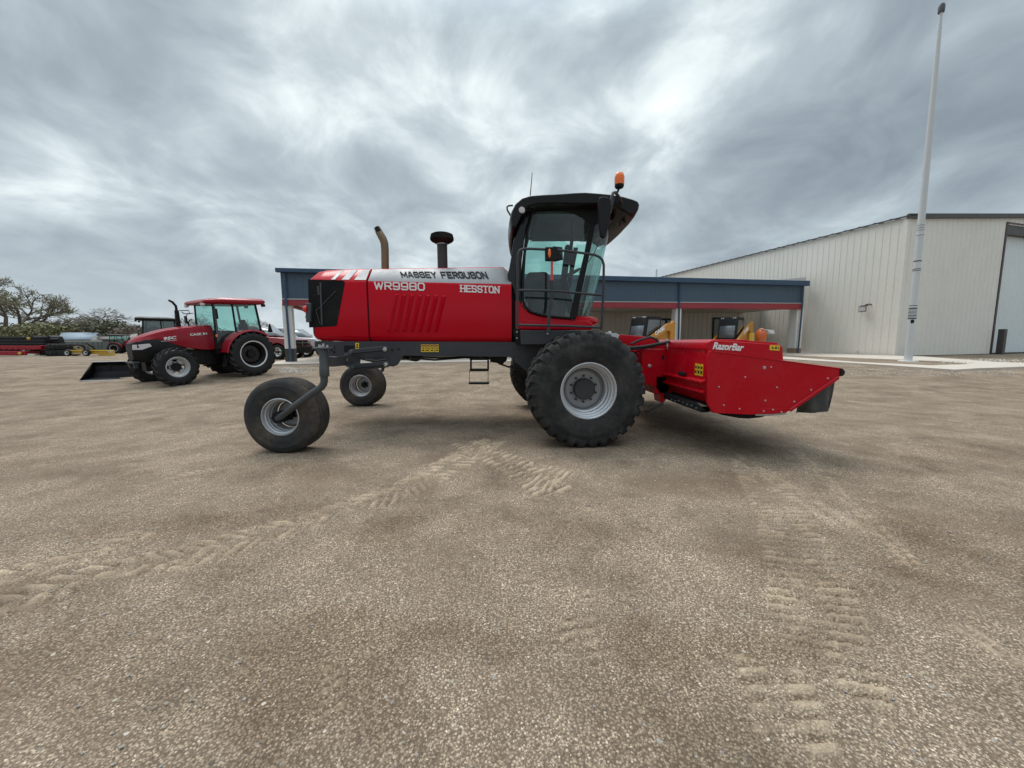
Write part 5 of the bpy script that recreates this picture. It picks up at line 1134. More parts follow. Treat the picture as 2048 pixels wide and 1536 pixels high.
# ================================================================ skid steers
def skid(label, loc, rz):
    root = thing('skid_steer', label, 'skid steer loader', loc, rz, 'skid steers under the canopy')
    def B(mb, nm, mm, par=None, **k): return mb.build(nm, mm, par or root, world=False, **k)
    y = M['caseyellow']
    mb = MB(); mb.prism([(-1.3, .45), (-1.38, 1.2), (-1.1, 1.45), (-.3, 1.5), (-.1, .9), (1.0, .8), (1.25, .55), (1.2, .35), (-1.1, .3)], -.55, .55); B(mb, 'body', y, bevel=.04)
    mb = MB(); mb.prism([(-.42, 1.0), (-.50, 2.12), (-.35, 2.18), (.72, 2.18), (.78, 2.08), (1.02, .95), (.9, .8)], -.48, .48); 
    for k in (0,): pass
    B(mb, 'cab', M['black'], bevel=.03)
    for s in (1, -1):
        mb = MB(); mb.quadprism([(-.30, s * .485, 1.15), (.78, s * .485, 1.15), (.64, s * .485, 2.0), (-.36, s * .485, 2.0)], (0, s * .006, 0)); B(mb, 'side_window', M['glassblack'])
        mb = MB(); mb.prism([(-1.35, 1.55), (-1.05, 1.85), (-.75, 1.80), (1.25, .85), (1.55, .35), (1.5, .2), (1.35, .2), (1.1, .62), (-.8, 1.45), (-1.1, 1.35), (-1.35, 1.0), (-1.42, 1.1)], s * .62 - .07, s * .62 + .07); arm = B(mb, 'loader_arm', y, bevel=.02)
        O_ = Vector((.30 if s > 0 else -.55, s * .695, 1.17 if s > 0 else 1.52)); U_1 = Vector((-.8, 0, .33)) if s > 0 else Vector((.8, 0, -.33)); V_1 = Vector((.06, 0, .19)); block_text('CASE', lambda a, b: (O_ + U_1 * a + V_1 * b, Vector((0, s, 0))), M['white'], arm, th=.22, K=4.5, world=False)
        mb = MB(); mb.prism([(-1.45, .5), (-1.45, 1.9), (-1.25, 1.98), (-1.05, 1.7), (-1.0, .5)], s * .62 - .09, s * .62 + .09); mb.build('rear_tower', y, root, bevel=.03, world=False)
        for x in (-.62, .58): wheel(root, (x, s * .66, .40), .41, .26, .2, 'ag', side=s, disc=.0, hubR=.07, nb=6, mats=(M['rubber_new'], y, y, M['black']), nlug=14, detail=28)
    mb = MB(); mb.add([(.82, -.40, 1.0), (.95 + .05, .40, 1.0), (.76, .40, 2.05), (.76, -.40, 2.05)], [(0, 1, 2, 3)]); mb.v[0] = (1.0, -.40, 1.0); B(mb, 'front_door', M['doorglass'], solid=.02)
    mb = MB()
    for yy in (-.36, -.26, .26, .36): mb.lathe([(.001, .05), (.035, .04), (.04, 0)], c=(.74, yy, 2.12), n=8, axis='x')
    B(mb, 'work_lamps', M['lens'])
    mb = MB(); secs = []
    for (x, z) in ((1.35, .55), (1.45, .12), (1.75, .05), (2.25, .05)): secs.append([(x, -.9, z), (x, .9, z), (x + .02, .9, z + .03), (x + .02, -.9, z + .03)])
    mb.loft(secs, True, True); mb.prism([(1.35, .6), (1.45, .1), (2.25, .05), (1.7, .45)], -.92, -.88); mb.prism([(1.35, .6), (1.45, .1), (2.25, .05), (1.7, .45)], .88, .92); B(mb, 'bucket', M['black'])
    return root
M['doorglass'] = mat('sheen_glass', (.14, .16, .18), .08, coat=1, dirt=.1)
q = P(1294, 705, 23.5); z0 = .45
s1 = skid('yellow-orange skid steer with black cab under the canopy, left of the middle column', (q.x, q.y, z0), math.radians(215)); s1.scale = (1.12, 1.12, 1.12)
q = P(1462, 705, 26.5); s2 = skid('yellow-orange skid steer with black cab under the canopy, between middle and right columns', (q.x, q.y, z0), math.radians(224)); s2.scale = (1.16, 1.16, 1.16)
def drum():
    Y = 23.5; c = P(1522, 672, Y)
    root = thing('mixer', 'orange drum with a pale grey hood standing behind the mower header', 'mixer', (c.x, c.y, .42))
    mb = MB(); mb.sphere(c, .42, 20, sx=.62, sz=1.12); mb.build('drum', M['rustor'], root)
    mb = MB(); a = c + Vector((.12, 0, .32)); mb.quadprism([a + Vector((-.28, -.3, .08)), a + Vector((.45, -.3, .02)), a + Vector((.52, -.3, -.22)), a + Vector((.22, -.3, -.14)), a + Vector((.05, -.3, .0))], (0, .6, 0)); mb.build('hood', M['polewhite'], root, bevel=.02)
    mb = MB(); mb.box((c.x - .55, c.y, c.z - .1), (.14, .3, .55)); mb.build('control_box', M['ochre'], root, bevel=.02)
    mb = MB(); mb.tube([c + Vector((-.4, 0, -.4)), (c.x - .5, c.y, .42)], .04, 6); mb.tube([c + Vector((.3, 0, -.4)), (c.x + .4, c.y, .42)], .04, 6); mb.build('stand', M['black'], root)
drum()
# ================================================================ buildings
A = G(583, 726.3); B_ = G(1597, 708.0); A.z = B_.z = .42
EX = (B_ - A); FL = EX.length; EX.normalize(); NB = Vector((-EX.y, EX.x, 0))   # NB points away from the camera
if NB.y < 0: NB = -NB
def FS(px, py, d=0.0):
    """pixel -> (s, z) on the facade plane moved back by d"""
    a = A + NB * d; p = PL(px, py, a, a + EX)
    return (p - a).dot(EX), p.z
def fpt(s, d, z): v = A + EX * s + NB * d; return Vector((v.x, v.y, z))
def fbox(mb, s0, s1, d0, d1, z0, z1, z0b=None, z1b=None, mi=None):
    z0b = z0 if z0b is None else z0b; z1b = z1 if z1b is None else z1b
    vs = [fpt(s0, d0, z0), fpt(s1, d0, z0b), fpt(s1, d1, z0b), fpt(s0, d1, z0), fpt(s0, d0, z1), fpt(s1, d0, z1b), fpt(s1, d1, z1b), fpt(s0, d1, z1)]
    mb.add(vs, [(0, 1, 2, 3), (4, 7, 6, 5), (0, 4, 5, 1), (1, 5, 6, 2), (2, 6, 7, 3), (3, 7, 4, 0)], mi)
def corrug(mb, p0, p1, zb0, zb1, zt0, zt1, pitch=.3, rib=.05, depth=.03, out=None, mi=None, minor=True):
    e = (p1 - p0); e.z = 0; L = e.length; e.normalize(); n = out; pts = []; s = 0
    while s < L:
        pts.append((s, 0)); 
        if minor:
            for q in (.33, .66):
                if s + pitch * q + .03 < L: pts += [(s + pitch * q - .03, 0), (s + pitch * q - .02, depth * .35), (s + pitch * q + .02, depth * .35), (s + pitch * q + .03, 0)]
        if s + pitch < L: pts += [(s + pitch - rib, 0), (s + pitch - rib * .55, depth), (s + pitch - rib * .1, depth)]
        s += pitch
    pts.append((L, 0))
    lo = []; hi = []
    for s, d in pts:
        f = s / L; q = p0 + e * s + n * d; lo.append((q.x, q.y, zb0 + (zb1 - zb0) * f)); hi.append((q.x, q.y, zt0 + (zt1 - zt0) * f))
    mb.loft([lo, hi], False, False, mi)

def shop():
    """low building with the deep blue canopy"""
    root = thing('canopy_building', 'low shop building with a long blue canopy and red fascia band on white columns', 'building', (A.x, A.y, .42))
    s0, zt0 = FS(553, 537); s1, zt1 = FS(1613, 562.5); _, zg0 = FS(563, 546.5); _, zg1 = FS(1605, 573); _, zr0 = FS(565, 598); _, zr1 = FS(1605, 606.5); _, zb0 = FS(565, 610.5); _, zb1 = FS(1605, 619)
    print('facade', s0, s1, zt0, zt1, zb0, zb1)
    sL = FS(563, 580)[0]; sR = FS(1606, 590)[0]; Dp = 7.5
    # gutter
    mb = MB(); fbox(mb, s0, s1, -.28, .0, zg0 + .02, zt0, zg1 + .02, zt1); mb.build('gutter', M['bluetrim'], root, bevel=.03)
    # blue panels with seams
    outn = -NB
    mb = MB(); p0 = fpt(sL, 0, 0); p1 = fpt(sR, 0, 0); corrug(mb, p0, p1, zr0, zr1, zg0 + .05, zg1 + .05, pitch=.34, rib=.05, depth=.008, out=outn, minor=False)
    q0 = fpt(sL, 0, 0); q1 = fpt(sL, Dp, 0); corrug(mb, q1, q0, zr0, zr0, zg0 + .05, zg0 + .05, pitch=.34, rib=.05, depth=.008, out=-EX, minor=False)
    q0 = fpt(sR, 0, 0); q1 = fpt(sR, 1.2, 0); corrug(mb, q0, q1, zr1, zr1, zg1 + .05, zg1 + .05, pitch=.34, rib=.05, depth=.008, out=EX, minor=False)
    mb.build('canopy_cladding', M['blue'], root, smooth=False)
    mb = MB(); fbox(mb, sL, sR, -.05, .25, zb0, zr0 - .01, zb1, zr1 - .01); fbox(mb, sL - .03, sL + .25, .26, Dp, zb0, zr0 - .01); mb.build('red_fascia', M['redtrim'], root, bevel=.01)
    mb = MB(); fbox(mb, sL + .02, sR, -.07, -.052, zr0 - .03, zr0 + .02, zr1 - .03, zr1 + .02); mb.build('drip_edge', M['roofmetal'], root)
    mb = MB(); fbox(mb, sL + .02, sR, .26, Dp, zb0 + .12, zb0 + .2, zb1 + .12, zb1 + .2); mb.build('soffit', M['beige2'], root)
    mb = MB(); vs = [fpt(s0, -.2, zt0 - .02), fpt(s1, -.2, zt1 - .02), fpt(s1, Dp + 8, zt1 + .35), fpt(s0, Dp + 8, zt0 + .75)]; mb.add(vs, [(0, 1, 2, 3)]); mb.build('roof', M['roofmetal'], root, solid=.08)
    # ridge sliver seen at the right-hand end
    mb = MB(); sa, za = FS(1535, 561.5, .6); sb, zb = FS(1612, 554.5, .6); sc_, zc = FS(1613, 562, .6); mb.quadprism([fpt(sa, .6, za), fpt(sb, .6, zb), fpt(sc_, .6, zc), fpt(sa, .6, za - .04)], NB * .6); mb.build('roof_end', M['polewhite'], root, smooth=False)
    # white columns
    for (x0, x1, yt, yb) in ((571, 587, 612, 727), (1348.5, 1358, 613, 708), (1588, 1601, 619, 705)):
        a = FS(x0, 690, .12)[0]; b = FS(x1, 690, .12)[0]; zb = .40
        mb = MB(); f = (a - sL) / (sR - sL); ztp = zb0 + (zb1 - zb0) * f + .1
        m = (a + b) / 2; hw = max(.22, (b - a) / 2)
        zk = .42 + (.75 if x0 < 600 else .42)
        fbox(mb, m - hw, m + hw, .05, .05 + 2 * hw, zk, ztp); col = mb.build('column', M['whitepost'], root, bevel=.02)
        mb = MB(); fbox(mb, m - hw - .004, m + hw + .004, .046, .054 + 2 * hw, .40, zk); mb.build('column_base', M['browntrim'] if x0 < 600 else M['rustbase'], col, bevel=.01)
    # blue downspouts: straight piece down the fascia, then to the ground
    for (x0, y0, x1, y1, x2, y2) in ((567.5, 546, 572.5, 612, 582, 727), (1360.5, 563, 1358.5, 612, 1356.5, 706), (1607, 572, 1604, 618, 1595.5, 708)):
        a = PL(x0, y0, fpt(0, -.10, 0), fpt(10, -.10, 0)); b = PL(x1, y1, fpt(0, -.10, 0), fpt(10, -.10, 0)); c = PL(x2, y2, fpt(0, -.10, 0), fpt(10, -.10, 0)); c.z = .43
        mb = MB(); mb.tube([a, b, c], .065, 4); mb.build('downspout', M['bluetrim'], root, smooth=False)
    # back wall and its openings
    C0 = G(1788, 713.4); C1 = G(1597, 706.5); W = PL(1521, 650, C0, C1); dW = (W - A).dot(NB); sW = (W - A).dot(EX)
    Db = min(dW, Dp - .1)
    print('back wall depth', dW, sW)
    sI = FS(1000, 650, dW)[0]
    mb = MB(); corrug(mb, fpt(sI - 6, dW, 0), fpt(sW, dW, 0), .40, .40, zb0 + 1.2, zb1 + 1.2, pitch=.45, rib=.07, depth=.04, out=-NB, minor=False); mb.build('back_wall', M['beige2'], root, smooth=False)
    mb = MB(); fbox(mb, sI - 6, sI - 5.9, dW + .02, dW + 8, .4, zt0); mb.build('end_wall', M['beige2'], root)
    for (x0, y0, x1, y1, nm) in ((1307, 637, 1356, 706, 0), (1426, 635, 1476, 706, 1)):
        a, zt = FS(x0, y0, dW - .1); b, _ = FS(x1, y0, dW - .1); zb = FS(x0, 682, dW - .1)[1]
        mb = MB(); fbox(mb, a, b, dW - .14, dW - .08, zb - 1.2, zt); w = mb.build('window', M['black'], root, bevel=.01)
        n = 2; wd = (b - a) / n
        for k in range(n):
            mb = MB(); fbox(mb, a + wd * k + .12, a + wd * (k + 1) - .12, dW - .155, dW - .141, zb, zt - .14); mb.build('pane', M['panegl'], w)
    mb = MB(); q = fpt(FS(1313, 545, 9)[0], 9, 0); z1 = FS(1313, 538.5, 9)[1]; mb.tube([(q.x, q.y, zt0), (q.x, q.y, z1)], .08, 8); mb.build('vent_pipe', M['polewhite'], root)
M['rustbase'] = mat('rusty_column_base', (.30, .22, .16), .8, dirt=.8, dirtcol=(.25, .12, .05), dscale=4)
M['panegl'] = mat('window_reflection', (.10, .12, .13), .06, coat=1, dirt=.1)
shop()

def barn():
    C0 = G(1788, 713.4); C1 = G(1597, 706.5); C2 = G(1982, 708.4)
    e1 = (C1 - C0); e1.z = 0; e1.normalize(); e2 = (C2 - C0); e2.z = 0; L2 = e2.length; e2.normalize(); C0.z = .42
    root = thing('metal_building', 'tall beige metal-sided workshop building with a pale sliding door, at the right', 'building', (C0.x, C0.y, .42))
    zt = PL(1811, 435.5, C0, C1).z; far = PL(1350, 548, C0, C1); Lw = (far - C0).dot(e1); zf = far.z
    out1 = Vector((-e1.y, e1.x, 0)); out1 = out1 if out1.x < 0 else -out1
    out2 = Vector((e2.y, -e2.x, 0)); out2 = out2 if out2.y < 0 else -out2
    pA = PL(1788 - 14.6, 700, C0, C1); pitch1 = (pA - C0).dot(e1)
    pB = PL(1800 + 10.6, 600, C0, C2); pB0 = PL(1800, 600, C0, C2); pitch2 = (pB - pB0).length
    print('pitch', pitch1, pitch2, zt, zf, Lw)
    k = (zf - zt) / Lw
    mb = MB(); p1 = C0 + e1 * (Lw + 20); corrug(mb, C0, p1, .40, .40, zt, zt + k * (Lw + 20), pitch=pitch1, rib=pitch1 * .11, depth=.024, out=out1, minor=False); mb.build('side_wall', M['beige'], root, smooth=False)
    # eave with the rib ends of the roof sheets
    mb = MB(); n = 0
    a = C0 + out1 * .14 + e1 * -.2; b = p1 + out1 * .14
    mb.loft([[(a.x, a.y, zt - .02), (a.x, a.y, zt + .07), ((a - out1 * .5).x, (a - out1 * .5).y, zt + .12)], [(b.x, b.y, zt - .02 + k * (Lw + 20)), (b.x, b.y, zt + .07 + k * (Lw + 20)), ((b - out1 * .5).x, (b - out1 * .5).y, zt + .12 + k * (Lw + 20))]], False, False); s = 0
    while s < Lw + 20:
        q = a + e1 * s; z = zt + k * s; mb.loft([[(q.x, q.y, z + .05), ((q + e1 * .06).x, (q + e1 * .06).y, z + .10), ((q + e1 * .16).x, (q + e1 * .16).y, z + .10), ((q + e1 * .22).x, (q + e1 * .22).y, z + .05)], [((q - out1 * .6)).to_tuple()[:2] + (z + .1,), ((q - out1 * .6 + e1 * .06)).to_tuple()[:2] + (z + .15,), ((q - out1 * .6 + e1 * .16)).to_tuple()[:2] + (z + .15,), ((q - out1 * .6 + e1 * .22)).to_tuple()[:2] + (z + .1,)]], True, True); s += .95
    mb.build('eave_trim', M['browntrim'], root, smooth=False)
    # gable wall: rises to the right
    zr = PL(2048, 433, C0, C2).z; sr = (PL(2048, 433, C0, C2) - C0).dot(e2); k2 = (zr - zt) / sr
    dl = (PL(1984, 707, C0, C2) - C0).dot(e2); dt = PL(2010, 448.5, C0, C2).z; dl2 = (PL(2011, 448.5, C0, C2) - C0).dot(e2)
    dl = (dl + dl2) / 2; Wd = 8.0; LG = 30
    mb = MB(); corrug(mb, C0, C0 + e2 * dl, .40, .40, zt, zt + k2 * dl, pitch=pitch2, rib=pitch2 * .3, depth=.035, out=out2, minor=False)
    corrug(mb, C0 + e2 * dl, C0 + e2 * (dl + Wd), dt, dt, zt + k2 * dl, zt + k2 * (dl + Wd), pitch=pitch2, rib=pitch2 * .3, depth=.035, out=out2, minor=False)
    corrug(mb, C0 + e2 * (dl + Wd), C0 + e2 * LG, .40, .40, zt + k2 * (dl + Wd), zt + k2 * LG, pitch=pitch2, rib=pitch2 * .3, depth=.035, out=out2, minor=False); mb.build('gable_wall', M['beige'], root, smooth=False)
    mb = MB(); q = C0 + out1 * .06 + out2 * .06; mb.prismz([(q.x, q.y), ((C0 + e1 * .18 + out1 * .06).x, (C0 + e1 * .18 + out1 * .06).y), ((C0 + e1 * .1 - out1 * .05).x, (C0 + e1 * .1 - out1 * .05).y), ((C0 + e2 * .18 + out2 * .06).x, (C0 + e2 * .18 + out2 * .06).y)], .42, zt); mb.build('corner_trim', M['beige'], root, smooth=False)
    def g(s, d, z): v = C0 + e2 * s + out2 * d; return Vector((v.x, v.y, z))
    mb = MB(); mb.loft([[g(-.15, .02, zt - .12), g(-.15, .16, zt - .12), g(-.15, .16, zt + .14), g(-.15, .02, zt + .14)], [g(LG, .02, zt - .12 + k2 * LG), g(LG, .16, zt - .12 + k2 * LG), g(LG, .16, zt + .14 + k2 * LG), g(LG, .02, zt + .14 + k2 * LG)]], True, True); mb.build('rake_trim', M['browntrim'], root, smooth=False)
    # roof plane
    mb = MB(); mb.add([g(-.1, .0, zt + .05), g(LG, .0, zt + .05 + k2 * LG), g(LG, -60, zt + .05 + k2 * LG + k * 60), g(-.1, -60, zt + .05 + k * 60)], [(0, 1, 2, 3)]); 
    # door
    def gb(m, s0, s1, d0, d1, z0, z1): m.add([g(s0, d0, z0), g(s1, d0, z0), g(s1, d1, z0), g(s0, d1, z0), g(s0, d0, z1), g(s1, d0, z1), g(s1, d1, z1), g(s0, d1, z1)], [(0, 1, 2, 3), (4, 7, 6, 5), (0, 4, 5, 1), (1, 5, 6, 2), (2, 6, 7, 3), (3, 7, 4, 0)])
    zd = PL(2013, 468, C0, C2).z
    mb = MB(); corrug(mb, C0 + e2 * (dl + .1) - out2 * .30, C0 + e2 * (dl + Wd) - out2 * .30, .50, .50, dt + .1, dt + .1, pitch=.25, rib=.05, depth=.015, out=out2, minor=False); dr = mb.build('door', M['doorgrey'], root, smooth=False)
    mb = MB(); gb(mb, dl, dl + Wd, -.26, -.02, zd, dt + .05); mb.build('door_header', M['browntrim'], dr); mb = MB(); gb(mb, dl, dl + Wd, -.28, .0, .40, .50); mb.build('threshold', M['black'], dr)
    mb = MB(); gb(mb, dl - .12, dl + .06, -.3, .05, .42, dt + .06); gb(mb, dl - .12, dl + Wd, .0, .05, dt + .06, dt + .16); mb.build('door_frame', M['maroon'], root, bevel=.01)
    # security light
    c = PL(1733, 618, C0, C1) + out1 * .25
    mb = MB(); mb.box(c, (.10, .42, .30), Matrix.Rotation(math.atan2(e1.y, e1.x) - PI / 2, 3, 'Z')); ls = mb.build('security_light', M['lens'], root, bevel=.03)
    mb = MB(); mb.tube([c + Vector((0, 0, .15)), c - out1 * .05 + e1 * -.15 + Vector((0, 0, .28)), c - out1 * .25 + e1 * -.3 + Vector((0, 0, .27))], .035, 6); mb.tube([c + e1 * .2 + Vector((0, 0, .2)), c + e1 * -.3 + Vector((0, 0, .2))], .03, 6)
    u = [c + e1 * a + Vector((0, 0, b)) + out1 * .05 for a, b in ((-.23, -.17), (.23, -.17), (.23, .17), (-.23, .17), (-.23, -.17))]; mb.tube(u, .02, 5); mb.build('lamp_arm', M['browntrim'], ls)
    mb = MB(); c = PL(1715.5, 700, C0, C1) + out1 * .06; mb.box(c, (.12, .1, .16)); mb.build('outlet_box', M['whitepost'], root)
    mb = MB(); gb(mb, 0, dl, .0, .06, .38, .46); mb.build('base_trim', M['browntrim'], root)
    mb = MB(); mb.loft([[C0 + out1 * .0 + Vector((0, 0, -.04)), C0 + out1 * .07 + Vector((0, 0, -.04)), C0 + out1 * .07 + Vector((0, 0, .045)), C0 + Vector((0, 0, .045))], [p1 + out1 * .0 + Vector((0, 0, -.04)), p1 + out1 * .07 + Vector((0, 0, -.04)), p1 + out1 * .07 + Vector((0, 0, .045)), p1 + Vector((0, 0, .045))]], True, True); mb.build('base_trim', M['browntrim'], root)
    # bronze guard post at the door
    q = G(1990, 709); mb = MB(); zt_ = P(1998, 658, q.y).z; b1 = g(dl + .2, .35, .41); mb.box((b1.x, b1.y, (.41 + zt_) / 2), (.34, .3, zt_ - .41), Matrix.Rotation(math.atan2(e2.y, e2.x), 3, 'Z')); o = mb.build('guard_post', M['browntrim'], bevel=.02); tag(o, 'short dark bronze guard post beside the pale sliding door', 'bollard')
barn()

def pole():
    b = G(1816, 722.5); b.z = .42; t = P(1883, 18, b.y)
    root = thing('flagpole', 'tall slightly leaning white flagpole with taped bands near its foot, by the workshop corner', 'flagpole', (b.x, b.y, .42))
    def at(py): f = (722.5 - py) / (722.5 - 18); # param by screen height -> solve for point on the segment
    def on(py):
        lo, hi = 0.0, 1.0
        for _ in range(40):
            m = (lo + hi) / 2; q = b.lerp(t, m); v = q - CAM; y = 768 - FPX * v.dot(U_) / v.dot(_F)
            if y > py: lo = m
            else: hi = m
        return b.lerp(t, lo)
    mb = MB(); pts = [on(y) for y in (722, 600, 450, 300, 200, 120, 60, 18)]; mb.tube(pts, [.150, .143, .130, .115, .10, .085, .07, .05], 20); mb.build('shaft', M['polewhite'], root)
    mb = MB(); mb.lathe([(.001, .45), (.36, .45), (.37, .42), (.37, .40)], c=(b.x, b.y, 0), axis='z', n=28); mb.build('base_flange', M['whitepost'], root)
    mb = MB()
    for (y, h, r) in [(a_, b_, c_ * .785) for a_, b_, c_ in ((451, .02, .168), (456, .02, .169), (461, .02, .169), (471, .02, .172), (522.5, .05, .18), (538.5, .03, .182), (541.5, .025, .183), (611.5, .03, .188), (617, .06, .19), (624.5, .02, .19), (631.5, .03, .191), (637, .06, .192))]:
        q = on(y); mb.tube([q - Vector((0, 0, h / 2)), q + Vector((0, 0, h / 2))], r, 20)
    mb.build('tape_bands', M['charcoal_lt'], root)
    mb = MB(); q1 = on(619); q2 = on(635); mb.tube([q2, q1], .147, 20); mb.build('tape_wrap', M['roofmetal'], root)
    mb = MB(); q = on(643); d = (CAM - q).normalized(); q = q + Vector((d.x, d.y, 0)) * .14 + Vector((.03, 0, 0)); mb.box(q, (.13, .10, .18)); mb.build('cleat_box', M['black'], root, bevel=.04)
    mb = MB(); q = on(14); mb.lathe([(.001, -.15), (.11, -.14), (.115, .10), (.08, .20), (.001, .22)], c=q, axis='z', n=16); mb.build('truck_cap', M['charcoal_lt'], root)
pole()

def slab():
    F0 = G(545, 731.5); F1 = G(1560, 719); mb = MB()
    pts = [G(545, 731.5), G(640, 729.5), G(1000, 725), G(1560, 719.5), G(1720, 730), G(1909, 743), G(1960, 740), G(2048, 737), G(2110, 737), G(2110, 731), G(1990, 727), G(1846, 715.5), G(1788, 713.7)]
    C1 = G(1597, 706.5); pts += [C1, fpt(FL - 1, 12, 0), fpt(-.5, 12, 0), fpt(-1.0, 1, 0)]
    top = [(p.x, p.y, max(gz(p.y), .0) + .075) for p in pts]; n = len(pts); bot = [(x, y, z - .3) for x, y, z in top]
    mb.add(top + bot, [tuple(range(n))] + [(i, (i + 1) % n, n + (i + 1) % n, n + i) for i in range(n)])
    o = mb.build('concrete_pavement', M['concrete'], smooth=False); o['kind'] = 'structure'
slab()

# ================================================================ far left machinery and sheds
def far_left():
    Y = 34.0; g0 = .42
    def pr(root, nm, pts, y0, y1, m, **k): mb = MB(); mb.prism(OL(pts, Y), y0, y1); return mb.build(nm, m, root, **k)
    def rc(x0, y0, x1, y1): return [(x0, y0), (x1, y0), (x1, y1), (x0, y1)]
    c = P(40, 712, Y)
    r = thing('grain_header', 'long red harvester header with black back sheet parked at the far left', 'harvester header', (c.x, Y + .6, g0))
    pr(r, 'back_sheet', rc(-60, 673, 62, 692), Y + .9, Y + 1.1, M['black'], bevel=.02)
    for k in range(3): pr(r, 'rail', rc(-60, 674 + 6 * k, 66, 675.3 + 6 * k), Y + .8, Y + .9, M['blue_dark'])
    pr(r, 'trough', rc(-60, 691.5, 66, 700), Y + .4, Y + 1.3, M['ag_red'], bevel=.05)
    pr(r, 'skid_frame', rc(-60, 702.5, 47, 711), Y + .1, Y + 1.2, M['ag_red'], bevel=.05)
    mb = MB(); 
    for k in range(9): mb.prism(OL(rc(-40 + 12 * k, 697.5, -34 + 12 * k, 699), Y), Y + .3, Y + .4)
    mb.build('knife_guards', M['redtrim'], r)
    pr(r, 'end_divider', [(64, 698), (68, 691), (79, 691), (79, 698)], Y + .1, Y + .9, M['ag_red'], bevel=.04)
    mb = MB(); q = P(57, 677, Y); mb.sphere(q, .12, 10); q = P(39.5, 707, Y); mb.sphere(q, .12, 8); mb.build('lamps', M['ochre'], r)
    Y2 = Y + 2.5; r = thing('black_implement', 'black folded implement standing behind the stacked tyres at the left', 'farm implement', (P(90, 700, Y2).x, Y2, g0))
    Y0 = Y; 
    def pr2(nm, pts, d, m, **k): mb = MB(); mb.prism(OL(pts, Y2), Y2, Y2 + d); return mb.build(nm, m, r, **k)
    pr2('main_frame', [(60, 674), (66, 671.5), (70, 675), (92, 674), (96, 671), (101, 673), (104, 678), (108, 692), (100, 712), (62, 712), (58, 690)], 1.0, M['black'], bevel=.05)
    pr2('bracket', [(66, 686), (69, 683), (71, 684), (69, 689)], 1.05, M['charcoal_lt']); pr2('bracket', [(99, 684), (101, 684), (101, 689), (99, 689)], 1.05, M['charcoal_lt'])
    mb = MB(); a = P(103, 679.5, Y2 - .3); b = P(119, 679.5, Y2 - .3); mb.tube([a, b], .16, 14); mb.build('roller', M['rubber_new'], r)
    pr2('lower_arm', [(103, 684), (118, 684), (121, 692), (104, 692)], .5, M['dark'])
    pr2('hopper', [(49, 706), (56, 700), (80, 698), (84, 706), (80, 712), (52, 711)], -.0 + .8, M['blue_dark'], bevel=.05)
    # stacked tyres
    for k, (xc, yb, lab) in enumerate(((104, 713, 'large black tractor tyre lying flat on the gravel, lower of the stack'), (102, 701.8, 'large black tractor tyre lying flat on top of another, upper of the stack'))):
        q = P(xc, yb, Y); R = .98 - .03 * k; z0 = q.z if k else .42; zz = .42 + .56 * k
        mb = MB(); mb.lathe([(.5, zz + .03), (R * .85, zz), (R * .97, zz + .08), (R, zz + .16), (R, zz + .38), (R * .97, zz + .46), (R * .85, zz + .53), (.5, zz + .50), (.46, zz + .3), (.46, zz + .2), (.5, zz + .03)], c=(q.x, Y + .9, 0), axis='z', n=48)
        for j in range(40):
            a = 2 * PI * j / 40; s_ = 1 if j % 2 else -1; c_ = Vector((q.x + R * 1.0 * math.cos(a), Y + .9 + R * math.sin(a), zz + .27 + s_ * .10)); rot = Matrix.Rotation(a, 3, 'Z') @ Matrix.Rotation(s_ * .6, 3, 'X'); mb.box(c_, (.08, .07, .26), rot)
        o = mb.build('tyre', M['rubber'], loc=(0, 0, 0)); tag(o, lab, 'tyre')
    mb = MB(); mb.prism(OL([(98, 692), (110, 690.5), (113, 692)], Y + .5), Y + .5, Y + .9); o = mb.build('scrap_sheet', M['wood'], None); tag(o, 'pale scrap sheet lying on the stacked tyres', 'scrap sheet')
    mb = MB(); mb.prism(OL([(36, 711), (80, 711.3), (80, 713.6), (36, 713.4)], Y - .2), Y - .2, Y + .8); o = mb.build('board', M['wood'], None); tag(o, 'long pale board lying on the gravel before the black implement', 'board')
    mb = MB(); mb.prism(OL([(55, 707.5), (70, 708.5), (68, 710.8), (54, 710.8)], Y + .1), Y + .1, Y + .5); o = mb.build('crate', M['wood'], None, bevel=.02); tag(o, 'small pale crate resting on the long board', 'crate')
    # yellow implement on wheels
    r = thing('yellow_implement', 'yellow wheeled implement frame with white hubs by the green-grey shed', 'farm implement', (P(165, 712, Y).x, Y, g0))
    pr(r, 'frame', [(140, 702), (168, 701), (208, 700.5), (211, 712), (198, 712), (190, 708), (140, 709.5)], Y + .1, Y + .9, M['ochre'], bevel=.03)
    pr(r, 'top_rail', rc(138, 700, 210, 701.8), Y, Y + .1, M['yellow'])
    pr(r, 'tie_bar', rc(142, 706, 172, 707.4), Y - .06, Y, M['wood'])
    for (x, y) in ((135.5, 707.5), (173, 707.5)):
        q = P(x, y, Y - .1); wheel(r, (q.x, q.y, .42 + .29), .30, .18, .17, 'car', side=-1, disc=.0, hubR=.05, nb=4, mats=(M['rubber_new'], M['rim_white'], M['rim_white'], M['black']), world=True, detail=24)
    for (x, y, rx, tl) in ((157.5, 694.5, .40, 68), (180, 692, .40, 60)):
        q = P(x, y, Y + .2); w = wheel(r, (q.x, q.y, q.z), .42, .16, .30, 'car', side=-1, disc=.0, hubR=.06, nb=4, mats=(M['rubber_new'], M['rim_white'], M['rim_white'], M['black']), world=True, detail=28); w.rotation_euler = (math.radians(-tl if 0 else 55), math.radians(-14 if x < 170 else 32), 0)
    pr(r, 'hitch', [(208, 702), (219, 702.5), (219, 705), (208, 704)], Y + .2, Y + .3, M['steel'])
    # sheds
    Ys = 52.0
    def sh(root, nm, pts, y0, y1, m, **k): mb = MB(); mb.prism(OL(pts, Ys), y0, y1); return mb.build(nm, m, root, **k)
